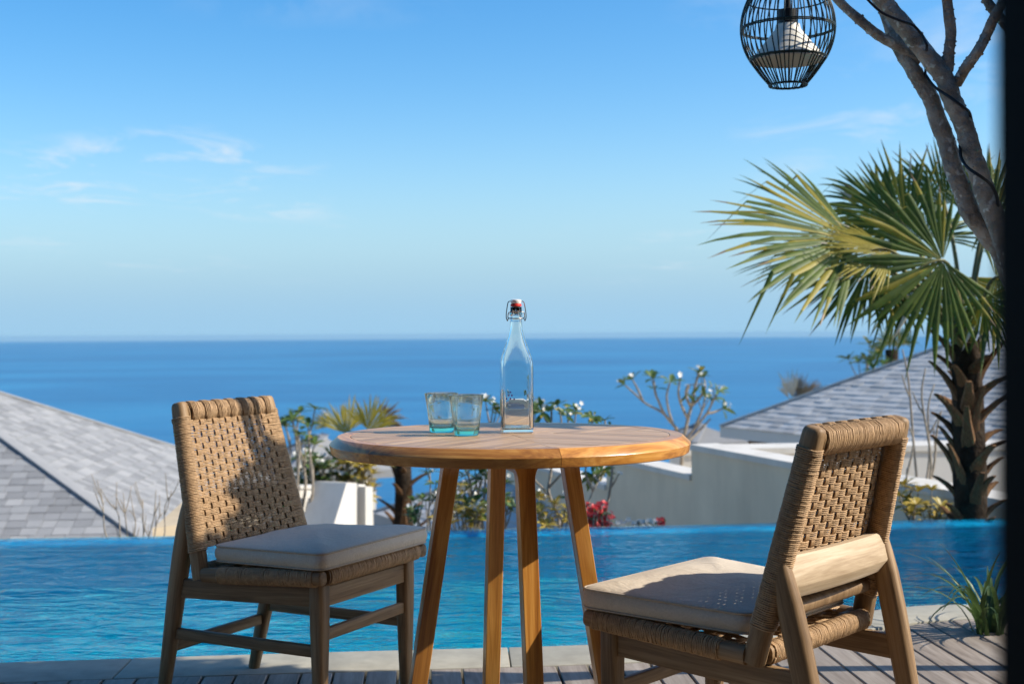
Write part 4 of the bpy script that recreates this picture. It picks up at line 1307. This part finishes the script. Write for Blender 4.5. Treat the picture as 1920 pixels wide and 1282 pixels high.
def frangipani(name, label, base, targets, r0, leaf=.14, rr=None, leafp=.7, flowerp=.4, twig=M_TWIG, fork=2, cat='tree', group=None, nleaf=7, fk=.62, mi=0):
    """stems rise from the base to each target tip, forking on the way"""
    base = Vector(base); rr = rr or random.Random(int(abs(base.x*977 + base.y*131)))
    t = thing(name, label, cat, base, group=group)
    bt, bl, bf = MB(), MB(), MB()
    Z = Vector((0, 0, 1))
    tips = []
    top = sum((Vector(p) for p in targets), Vector())/len(targets) - base
    trunk_end = Vector((top.x*.6, top.y*.6, top.z*fk))
    bt.tube(smooth_path([Vector((0,0,-.2)), Vector((0,0,0)), trunk_end*.5 + Vector((rr.uniform(-.04, .04), 0, 0)), trunk_end], 4), [r0*(1.1-.35*i/12) for i in range(13)], 7)
    for p in targets:
        p = Vector(p) - base
        st = trunk_end*rr.uniform(.7, 1.0)
        dv = p - st; mid = st + dv*.5 + Vector((dv.x*.22, dv.y*.22, -abs(dv.length)*.12)) + Vector((rr.uniform(-1, 1), rr.uniform(-1, 1), 0))*.06*dv.length
        path = smooth_path([st, mid, st + dv*.8 + Vector((rr.uniform(-.03, .03), 0, 0)), p], 4)
        bt.tube(path, [r0*(.72-.42*i/(len(path)-1)) for i in range(len(path))], 6)
        tips.append((p, (p-mid).normalized(), r0*.3))
        for k in range(fork):
            i = rr.randrange(4, len(path)-2); q = Vector(path[i])
            d2 = ((p-st).normalized() + Vector((rr.uniform(-1, 1), rr.uniform(-.8, .8), rr.uniform(-.1, .8)))*.8).normalized()
            L2 = min(dv.length*rr.uniform(.2, .4), leaf*1.3)
            e = q + d2*L2 + Z*L2*.25
            bt.tube(smooth_path([q, q + d2*L2*.5, e], 3), [r0*(.5-.25*j/6) for j in range(7)], 5)
            tips.append((e, (d2 + Z*.6).normalized(), r0*.25))
    for p, d, r in tips:
        if rr.random() < leafp: rosette(bl, bf, p, d, leaf, rr, nleaf, rr.randint(2, 5) if rr.random() < flowerp else 0, mi)
        elif rr.random() < flowerp:
            for k in range(rr.randint(2, 4)): bloom(bf, p + Vector((rr.uniform(-1, 1), rr.uniform(-1, 1), rr.uniform(0, 1)))*leaf*.25, leaf*.17, rr)
    bt.build('trunk', twig, t, sharp=None)
    if bl.n:
        o = bl.build('crown', [M_FLEAF, M_YLEAF], t, sharp=None); o['kind'] = 'stuff'
    if bf.n:
        o = bf.build('blossom', M_PETAL, t, sharp=None); o['kind'] = 'stuff'
    return t
def gbase(u, d, v=990):
    p = at(u, v, d=d); p.z = ground_z(p.x, p.y); return p

# frangipani seen above and below the table, behind the pool
def drawn_tree(name, label, cat, base, d, limbs, w, leaf, leafp, flowerp, seed, nleaf=6):
    """limbs given as measured courses of the branches at depth d"""
    base = Vector(base); rr = random.Random(seed); t = thing(name, label, cat, base); bt, bl, bf = MB(), MB(), MB()
    for k, (pts, tipk) in enumerate(limbs):
        dd = rr.uniform(-.25, .25) if k else 0
        P = [at(u, v, d=d + dd*i/len(pts)) - base for i, (u, v) in enumerate(pts)]
        if k == 0: P = [Vector((0, 0, -.2))] + P
        P = smooth_path(P, 4); m = len(P); a = w if k == 0 else w*.62
        bt.tube(P, [a*(1-.5*i/(m-1)) for i in range(m)], 6)
        if tipk:
            tip = P[-1]; tip = Vector(tip); dv = (tip - Vector(P[-4])).normalized()
            if rr.random() < leafp: rosette(bl, bf, tip, dv, leaf, rr, nleaf, rr.randint(2, 4) if rr.random() < flowerp else 0)
            else:
                for q in range(rr.randint(1, 3)): bloom(bf, tip + Vector((rr.uniform(-1, 1), rr.uniform(-1, 1), rr.uniform(0, 1)))*leaf*.2, leaf*.22, rr)
            for q in range(rr.randint(0, 2)):
                c = Vector(P[rr.randrange(m//2, m-2)]); e = c + (dv + Vector((rr.uniform(-1, 1), 0, rr.uniform(0, 1)))).normalized()*leaf*rr.uniform(.5, 1.0)
                bt.tube([c, (c+e)/2, e], [a*.4, a*.34, a*.28], 5); rosette(bl, bf, e, dv, leaf*.8, rr, 4, 1 if rr.random() < flowerp else 0)
    bt.build('trunk', M_TWIG, t, sharp=None)
    if bl.n: o = bl.build('crown', [M_FLEAF, M_YLEAF], t, sharp=None); o['kind'] = 'stuff'
    if bf.n: o = bf.build('blossom', M_PETAL, t, sharp=None); o['kind'] = 'stuff'
drawn_tree('frangipani_tree', 'bare branched frangipani with white blossoms behind the garden wall step', 'tree', gbase(1274, 12.9), 12.9, [
    ([(1274, 960), (1277, 885), (1281, 830), (1290, 785), (1298, 755), (1303, 725), (1310, 700)], 1),
    ([(1281, 830), (1262, 795), (1240, 772), (1212, 757), (1190, 738), (1172, 722)], 1), ([(1205, 752), (1196, 730), (1186, 712)], 1),
    ([(1270, 805), (1246, 776), (1235, 752), (1228, 735), (1226, 711)], 1), ([(1262, 795), (1254, 770), (1250, 742), (1256, 717)], 1),
    ([(1290, 785), (1278, 760), (1272, 735), (1276, 706)], 1), ([(1295, 762), (1286, 740), (1290, 722), (1293, 728)], 1),
    ([(1281, 830), (1305, 800), (1325, 775), (1338, 750), (1348, 734)], 1), ([(1325, 775), (1340, 772), (1354, 766)], 1),
    ([(1298, 760), (1312, 745), (1322, 728), (1320, 708)], 1), ([(1303, 800), (1316, 770), (1322, 745)], 1), ([(1283, 835), (1300, 818), (1320, 798), (1332, 785)], 0)], .025, .16, .62, .6, 4)
drawn_tree('frangipani_shrub', 'flowering frangipani shrub with white blossoms right behind the bottle', 'tree', gbase(1045, 8.2), 8.2, [
    ([(1048, 1010), (1046, 965), (1034, 938), (1028, 915), (1033, 885), (1036, 840), (1034, 800), (1034, 768)], 1),
    ([(1034, 938), (1018, 915), (1003, 900), (990, 880), (996, 830), (1002, 785), (1004, 765)], 1), ([(1046, 965), (1022, 990), (1014, 1008)], 0),
    ([(1036, 840), (1050, 810), (1052, 785), (1046, 760)], 1), ([(1028, 915), (1048, 893), (1058, 880), (1066, 840), (1076, 800), (1080, 772)], 1),
    ([(1034, 800), (1022, 785), (1018, 772)], 1), ([(1072, 815), (1066, 795), (1064, 780)], 1), ([(1048, 968), (1060, 955), (1066, 935)], 1)], .014, .11, .85, .8, 9, 7)
drawn_tree('frangipani_shrub', 'frangipani shrub seen right of the table legs against the grey wall', 'tree', gbase(1100, 7.9), 7.9, [
    ([(1098, 1010), (1104, 985), (1122, 968), (1138, 945), (1144, 915), (1148, 880), (1146, 840), (1136, 800), (1134, 788)], 1),
    ([(1104, 985), (1104, 945), (1112, 920), (1122, 902), (1126, 885)], 1), ([(1112, 920), (1102, 900), (1098, 880), (1104, 830), (1110, 790), (1111, 782)], 1),
    ([(1144, 915), (1154, 900), (1160, 888)], 1), ([(1122, 902), (1112, 890)], 1)], .012, .10, .9, .25, 12, 7)
frangipani('frangipani_shrub', 'leafy flowering shrub seen between the left and middle table legs', gbase(885, 7.9),
    [at(925, 762, d=8.0), at(872, 880, d=7.8), at(905, 895, d=7.8), at(880, 915, d=7.9), at(945, 905, d=7.9), at(860, 940, d=7.7), at(905, 950, d=7.7), at(955, 950, d=7.8), at(885, 975, d=7.6)], .014, .095, leafp=.95, flowerp=.45, fork=3, nleaf=9)
frangipani('frangipani_shrub', 'small flowering shrub at the foot of the palm trunk left of the table legs', gbase(795, 8.0),
    [at(775, 940, d=8.0), at(815, 935, d=7.9), at(780, 965, d=7.8), at(806, 885, d=8.1)], .011, .085, leafp=.75, flowerp=.7, fork=2)
frangipani('leafy_shrub', 'low leafy shrub at the pool edge just right of the middle table legs', gbase(1030, 7.5),
    [at(1012, 955, d=7.5), at(1025, 968, d=7.4), at(1042, 950, d=7.5), at(1058, 972, d=7.4), at(1018, 980, d=7.3)], .009, .085, leafp=1, flowerp=.25, fork=3, cat='shrub', nleaf=8, mi=1)
frangipani('leafy_shrub', 'low yellow green shrub at the pool edge between the left and far table legs', gbase(862, 7.5),
    [at(838, 965, d=7.5), at(855, 955, d=7.4), at(872, 968, d=7.5), at(892, 975, d=7.4), at(868, 925, d=7.6), at(848, 982, d=7.3)], .009, .085, leafp=1, flowerp=.3, fork=3, cat='shrub', nleaf=8, mi=1)
frangipani('frangipani_tree', 'green leafy tree top right beside the left chair back', gbase(556, 12.0),
    [at(548, 790, d=12), at(562, 775, d=12.1), at(578, 800, d=11.9), at(535, 800, d=12.2), at(560, 815, d=11.8), at(590, 835, d=12)], .022, .16, leafp=1, flowerp=0, fork=1, nleaf=10)
for i, (u, lab) in enumerate(((585, 'white flowering hedge shrub behind the left chair, nearest to its back'), (625, 'white flowering hedge shrub behind the pale wall, right below the small palm leaves'), (668, 'yellowing shrub behind the bright white stair wall'))):
    frangipani('hedge_shrub', lab, gbase(u, 13.6), [at(u+du, 872+dv, d=13.6+dd) for du, dv, dd in ((-26, 12, 0), (-14, 2, .2), (0, 8, -.1), (12, 0, .1), (24, 10, 0), (8, 22, -.2), (-8, 20, -.2), (18, 28, -.2), (-22, 28, -.2))], .018, .15, leafp=1, flowerp=.8 if i < 2 else .2, fork=3, cat='shrub', group='flowering shrubs behind the left chair', nleaf=9, mi=0 if i < 2 else 1)
frangipani('bare_shrub', 'bare twiggy shrub behind the pool in front of the left villa roof', gbase(262, 7.7),
    [at(188, 915, d=7.6), at(212, 945, d=7.7), at(226, 935, d=7.6), at(243, 955, d=7.8), at(268, 935, d=7.7), at(290, 955, d=7.6), at(322, 925, d=7.7), at(305, 960, d=7.8)], .008, .1, leafp=0, flowerp=0, fork=3, cat='shrub')
frangipani('bare_tree', 'thin bare sapling right of the right chair back', gbase(1722, 8.4),
    [at(1692, 655, d=8.4), at(1735, 690, d=8.3), at(1752, 720, d=8.5), at(1765, 770, d=8.4), at(1700, 790, d=8.3)], .014, .1, leafp=0, flowerp=0, fork=1)
frangipani('leafy_shrub', 'bright yellow green shrub behind the pool right of the right chair', gbase(1716, 7.7),
    [at(1700, 935, d=7.7), at(1720, 945, d=7.6), at(1740, 955, d=7.7), at(1708, 965, d=7.5), at(1765, 962, d=7.5)], .012, .10, leafp=1, flowerp=0, fork=3, cat='shrub', nleaf=9, mi=1)
frangipani('leafy_shrub', 'dark green shrub top on the crest behind the right villa roof', gbase(1632, 24),
    [at(1610, 680, d=24), at(1625, 672, d=24.2), at(1640, 668, d=24), at(1655, 685, d=23.8), at(1670, 690, d=24)], .03, .30, leafp=1, flowerp=0, fork=2, cat='shrub')
def flower_clump(label, u, v, d, w, h, m, n, size, name='flowering_plant'):
    c = at(u, v, d=d); base = Vector((c.x, c.y, ground_z(c.x, c.y)))
    t = thing(name, label, 'plant', base); rr = random.Random(int(u)); bt, bl, bf = MB(), MB(), MB(); off = c - base
    for k in range(n):
        p = off + Vector((rr.gauss(0, .45)*w, rr.gauss(0, .3)*w, rr.uniform(-.6, .6)*h))
        if k % 3 == 0:
            bt.tube(smooth_path([Vector((rr.uniform(-.05, .05), 0, 0)), p*.5 + Vector((rr.uniform(-.05, .05), 0, 0)), p], 3), .004, 4)
        bloom(bf, p, size*rr.uniform(.7, 1.2), rr)
        if rr.random() < .35: rosette(bl, None, p - Vector((0,0,size)), (rr.uniform(-1, 1), rr.uniform(-1, 0), .5), size*2, rr, 3)
    bt.build('stem', M_TWIG, t, sharp=None)
    o = bf.build('blossom', m, t, sharp=None); o['kind'] = 'stuff'
    if bl.n: o = bl.build('foliage', [M_FLEAF, M_YLEAF], t, sharp=None); o['kind'] = 'stuff'
flower_clump('red bougainvillea blossom beside the right table leg at the pool edge', 1122, 966, 7.5, .10, .12, M_RPET, 95, .021)
flower_clump('small white flowers low against the grey wall at the pool edge', 1205, 981, 7.6, .14, .03, M_PETAL, 46, .018)
flower_clump('small red blossom sprig at the right end of the low white flowers', 1238, 978, 7.5, .03, .03, M_RPET, 10, .016)

# smaller palms
def small_palm(label, u, d, vtop, rt, leaves, lrad, boots=18, vb=990):
    base = gbase(u, d, vb); top = at(u, vtop, d=d)
    fan_palm('fan_palm', label, base, top, rt, [(at(a, b_, d=d+dd), ax, nr, k, sp, dr, br, m_) for a, b_, dd, ax, nr, k, sp, dr, br, m_ in leaves], lrad, boots, petr=.012)
small_palm('shaggy palm trunk left of the table legs with leaves rising above the table rim', 756, 14.0, 868, .105,
    [(648, 812, 0, px_dir(-.1, -1), (.5, -1, .2), 1.25, 130, .02, .8, 1), (618, 800, .1, px_dir(-.7, -.6), (.1, -1, .2), .7, 100, .05, .8, 1),
     (690, 805, 0, px_dir(.35, -.9), (.4, -1, .2), 1.2, 140, .05, .7, 1), (712, 790, .2, px_dir(.8, -.5), (.4, -1, .4), 1.0, 120, .35, .8, 2),
     (655, 885, -.1, px_dir(-.1, 1), (0, -1, .1), .8, 80, .0, .6, 1), (800, 850, .1, px_dir(.6, -.4), (0, -1, .3), .7, 140, .1, .5, 0), (760, 850, -.2, px_dir(0, -.3, -1), (0, -.4, 1), .7, 160, .1, .5, 0)], .34, 24)
small_palm('distant fan palm above the right villa roof, left of the large palm', 1672, 25, 655, .14,
    [(1668, 645, 0, px_dir(-.5, -.6), (0, -1, .3), 1.0, 170, .2, .3, 0), (1690, 640, .1, px_dir(.5, -.7), (0, -1, .3), .9, 170, .2, .3, 0), (1680, 650, -.2, px_dir(0, -1), (0, -1, .3), .8, 150, .2, .3, 1), (1655, 655, 0, px_dir(-.9, .2), (0, -1, .6), .7, 150, .3, .4, 0)], .42, 12, 720)
small_palm('dried straw coloured palm head behind the right villa roof edge', 1492, 24, 748, .12,
    [(1486, 745, 0, px_dir(-.15, -1), (0, -1, .2), 1.0, 60, 0, .9, 3), (1500, 742, 0, px_dir(.3, -.9), (0, -1, .2), .85, 80, .05, .9, 2), (1515, 735, .1, px_dir(.8, -.35), (0, -1, .4), .75, 80, .25, .9, 2), (1495, 748, .1, px_dir(.1, -1), (0, -1, .2), .7, 120, 0, .9, 2), (1478, 745, .1, px_dir(-.4, -.8), (0, -1, .2), .6, 50, 0, .9, 3)], .55, 8, 780)

# lily clump at the deck edge
def lily():
    base = at(1852, 1185, z=0.0)
    t = thing('lily_plant', 'arching green strap leaved plant at the deck corner by the door frame', 'plant', base)
    rr = random.Random(5)
    M_LILY = leaf_mat('lily_leaf', (.03, .06, .018), (.08, .13, .035))
    for k in range(46):
        a = rr.uniform(0, 2*math.pi); L_ = rr.uniform(.22, .42); lean = rr.uniform(.35, 1.25)
        d = Vector((math.cos(a), math.sin(a), 0)); s = Vector((-d.y, d.x, 0)); b = MB()
        st = d*rr.uniform(.0, .05) + s*rr.uniform(-.04, .04)
        rows = []
        for i in range(9):
            u = i/8; th = 1.45 - lean*u*1.75
            if i == 0: p = Vector(st)
            else: p = p + (d*math.cos(th) + Vector((0,0,1))*math.sin(th))*L_/8
            w = .0085*(1-.92*u**2.2)*rr.uniform(.95, 1.05)
            nr = (Vector((0,0,1))*math.cos(th) - d*math.sin(th))
            rows.append((p - s*w + nr*w*.35, Vector(p), p + s*w + nr*w*.35))
        for i in range(8):
            b.add([tuple(q) for q in rows[i] + rows[i+1]], [(0,1,4,3), (1,2,5,4)])
        b.build('leaf', M_LILY, t, sharp=None)
lily()

# ------------------------------------------------------------------ foreground frangipani tree, cable and lantern
TD_ = 3.52
def big_tree():
    A = lambda u, v, dd=0: at(u, v, d=TD_+dd)
    base = at(2010, 1180, d=3.75); base.z = -.02
    t = thing('frangipani_tree', 'leaning frangipani tree with two grey trunks at the top right', 'tree', base)
    rr = random.Random(21); px = TD_/F_PX
    def limb(name, pts, w0, w1, parent, n=10, knots=True):
        P = smooth_path([Vector(p) - base for p in pts], 5)
        m = len(P); r = [(w0 + (w1-w0)*i/(m-1))*.5*px*rr.uniform(.95, 1.07) for i in range(m)]
        b = MB(); b.tube(P, r, n)
        # leaf scars
        if knots:
            for k in range(m*2):
                i = rr.randrange(1, m-1); c = Vector(P[i]); a = rr.uniform(0, 6.28)
                tdir = (Vector(P[i+1]) - Vector(P[i-1])).normalized(); u = tdir.cross(Vector((0, 1, .1))).normalized(); v = tdir.cross(u)
                q = c + (u*math.cos(a) + v*math.sin(a))*r[i]*.93; s = rr.uniform(.0025, .005)
                b.add([tuple(q + Vector(d)*s) for d in ((1,0,0), (-1,0,0), (0,1,0), (0,-1,0), (0,0,1), (0,0,-1))], [(0,2,4),(2,1,4),(1,3,4),(3,0,4),(2,0,5),(1,2,5),(3,1,5),(0,3,5)])
        return b.build(name, M_BARK, parent, sharp=None)
    tr = limb('trunk', [base, at(1985, 900, d=3.68), at(1935, 640, d=3.58), A(1885, 490), A(1852, 440), A(1820, 400), A(1805, 359), A(1786, 312), A(1774, 265), A(1758, 225), A(1746, 187), A(1727, 156), A(1708, 125), A(1689, 94, .02), A(1674, 62, .04), A(1660, 20, .06), A(1640, -60, .1), A(1600, -160, .15)], 42, 22, t)
    t2 = limb('trunk', [at(1950, 700, d=3.6), A(1915, 560, -.03), A(1885, 460, -.05), A(1852, 374, -.05), A(1836, 328, -.05), A(1822, 287, -.05), A(1808, 237, -.05), A(1785, 187, -.05), A(1771, 147, -.05), A(1742, 109, -.05), A(1708, 65, -.05), A(1677, 28, -.05), A(1655, 0, -.05), A(1610, -60, -.05), A(1560, -150, -.05)], 40, 31, t)
    tips = []
    def br(pts, w0, w1): limb('branch', pts, w0, w1, t, 8); tips.append((Vector(pts[-1]), (Vector(pts[-1]) - Vector(pts[-2])).normalized()))
    br([A(1724, 118), A(1683, 87), A(1646, 66), A(1611, 37), A(1571, 0), A(1525, -60), A(1490, -130)], 22, 15)
    br([A(1777, 135, -.05), A(1779, 100, -.06), A(1783, 62, -.07), A(1778, 20, -.08), A(1774, -40, -.1), A(1790, -140, -.1)], 22, 18)
    br([A(1793, 158, -.05), A(1812, 126, -.08), A(1833, 97, -.1), A(1850, 65, -.1), A(1864, 34, -.12), A(1885, -5, -.13), A(1910, -70, -.13)], 20, 18)
    br([A(1935, 110, 0), A(1898, 59, 0), A(1870, 28, 0), A(1850, 0, 0), A(1830, -50, 0)], 22, 18)
    # unseen leafy limbs to the right, added to shade the left chair
    for k, (u, v, d) in enumerate(((2095, 20, 3.35), (2085, -60, 3.42), (2150, -40, 3.3), (2110, -150, 3.35), (2190, 60, 3.2), (2100, 100, 3.28), (2160, 130, 3.3), (2090, -230, 3.5), (2250, -60, 3.25), (2120, -200, 3.38), (2185, -250, 3.35), (2140, -120, 3.4), (2205, -150, 3.3), (2150, -300, 3.42), (2190, -195, 3.17), (2235, -215, 3.15), (2170, -165, 3.2), (2262, -180, 3.12), (2150, -215, 3.2))):
        e = at(u, v, d=d); st = at(1935, 560 - 12*k, d=3.57)
        m_ = (e + st)/2 + Vector((.05, 0, -.06))
        br([st, m_, e*.8 + m_*.2 + Vector((0, 0, .02)), e], 20, 14)
    bl, bf = MB(), MB()
    for p, d in tips:
        if to_px(p)[0] > 2055:
            for q in range(5):
                rosette(bl, None, p - base - d*.045*q, d, .25, rr, 14, 0)
        elif to_px(p)[1] < -125 and to_px(p)[0] < 1850:
            rosette(bl, None, p - base, (d + Vector((0, 0, 1))), .12, rr, 6, 0)
    o = bl.build('crown', [M_FLEAF, M_YLEAF], t, sharp=None); o['kind'] = 'stuff'
    return t
big_tree()
M_CABLE = plain('black_cable', (.012, .012, .014), rough=.5, spec=.3)
def cable():
    A = lambda u, v, dd=-.1: at(u, v, d=TD_+dd)
    b = MB()
    b.tube(smooth_path([A(1615, -15), A(1632, 5), A(1655, 25), A(1690, 40), A(1712, 48), A(1728, 66), A(1738, 85, -.12)], 5), .0035, 6)
    b.tube(smooth_path([A(1735, 140, -.02), A(1752, 163, -.06), A(1780, 182, -.11), A(1802, 198, -.12), A(1817, 210, -.09), A(1822, 226, -.05)], 5), .0040, 6)
    b.tube(smooth_path([A(1800, 272, -.04), A(1802, 295, -.08), A(1815, 315, -.12), A(1840, 332, -.14), A(1858, 347, -.12), A(1869, 368, -.1), A(1872, 395, -.06)], 5), .0045, 6)
    b.tube(smooth_path([A(1735, 140, -.02), A(1736, 115, .02), A(1738, 85, -.12)], 4), .0035, 6)
    b.tube(smooth_path([A(1822, 226, -.05), A(1812, 250, .0), A(1800, 272, -.04)], 4), .0040, 6)
    o = b.build('power_cable', M_CABLE, sharp=None); tag(o, 'black cable wound round the leaning tree trunks', 'cable'); o['kind'] = 'stuff' if False else o.get('kind', '')
    del o['kind']
cable()
def lantern():
    D = 3.75; c = at(1477, 60, d=D); px = D/F_PX
    t = thing('cage_lantern', 'egg shaped black cage lantern with white cone shade hanging at the top', 'lamp', c)
    M_CAGE = plain('dark_rattan', (.010, .022, .020), rough=.45, spec=.3, nscale=40, namp=.3)
    M_SHADE = plain('white_shade', (.74, .69, .59), rough=.5, spec=.3, namp=.03)
    M_SOCK = plain('black_socket', (.012, .012, .013), rough=.4)
    # profile: (radius px, height px above the centre)
    prof = [(34, -101), (36, -97), (50, -80), (63, -62), (74, -45), (82, -26), (86.5, -6), (87, 14), (83, 38), (74, 62), (60, 86), (42, 106), (24, 118), (12, 122)]
    S = smooth_path([(r*px, z*px) for r, z in prof], 4)
    for k in range(44):
        a = 2*math.pi*k/44 + rng.uniform(-.012, .012); b = MB()
        lean = rng.uniform(-.05, .05)
        b.tube([(r*math.cos(a + lean*math.sin(z/px*.02)), r*math.sin(a + lean*math.sin(z/px*.02)), z) for r, z in S], .0020, 5)
        b.build('rib', M_CAGE, t, sharp=None)
    def rad_at(zp): return float(np.interp(zp, [p[1] for p in prof], [p[0] for p in prof]))*px
    for zp, rw in ((-100, .0035), (-52, .0024), (-50, .0024), (4, .0022), (7, .0022), (60, .0022), (120, .004)):
        b = MB(); r = rad_at(zp)
        b.tube([(r*math.cos(a)*1.005, r*math.sin(a)*1.005, zp*px + .0006*math.sin(a*22)) for a in np.linspace(0, 2*math.pi, 49)[:-1]], rw, 6, closed=True)
        b.build('hoop', M_CAGE, t, sharp=None)
    b = MB(); P = [(21, 12), (22, 13), (24, 4), (64, -46), (66, -52), (66.5, -55), (65, -55), (63, -51), (23, 0), (20, 8)]
    b.lathe([(r*px, z*px) for r, z in P], 40); b.build('shade', M_SHADE, t, sharp=40)
    b = MB(); b.lathe([(10*px, 8*px), (19*px, 10*px), (19*px, 40*px), (12*px, 42*px), (6*px, 44*px), (6*px, 122*px)], 20); b.build('socket', M_SOCK, t)
    b = MB(); b.lathe([(.001, -30*px), (8*px, -26*px), (12*px, -14*px), (9*px, 0), (7*px, 8*px)], 16); b.build('bulb', M_SHADE, t)
    b = MB(); b.tube([(0, 0, 121*px), (0, -.002, 200*px), (.002, -.02, 330*px)], .004, 6); b.build('cord', M_SOCK, t, sharp=None)
lantern()

# ------------------------------------------------------------------ sea air
def haze():
    b = MB(); b.box((-44000, -44000, -330), (44000, 44000, 9))
    m = bpy.data.materials.new('sea_air'); m.use_nodes = True; t = m.node_tree; t.nodes.clear()
    o = N(t, 'ShaderNodeOutputMaterial'); v = N(t, 'ShaderNodeVolumePrincipled')
    v.inputs['Color'].default_value = (.36, .60, .79, 1); v.inputs['Density'].default_value = 3.2e-5; v.inputs['Anisotropy'].default_value = .0
    t.links.new(v.outputs[0], o.inputs['Volume'])
    h = b.build('haze', m, smooth=False); h['kind'] = 'stuff'; h['label'] = 'thin pale blue sea haze softening the horizon'
haze()
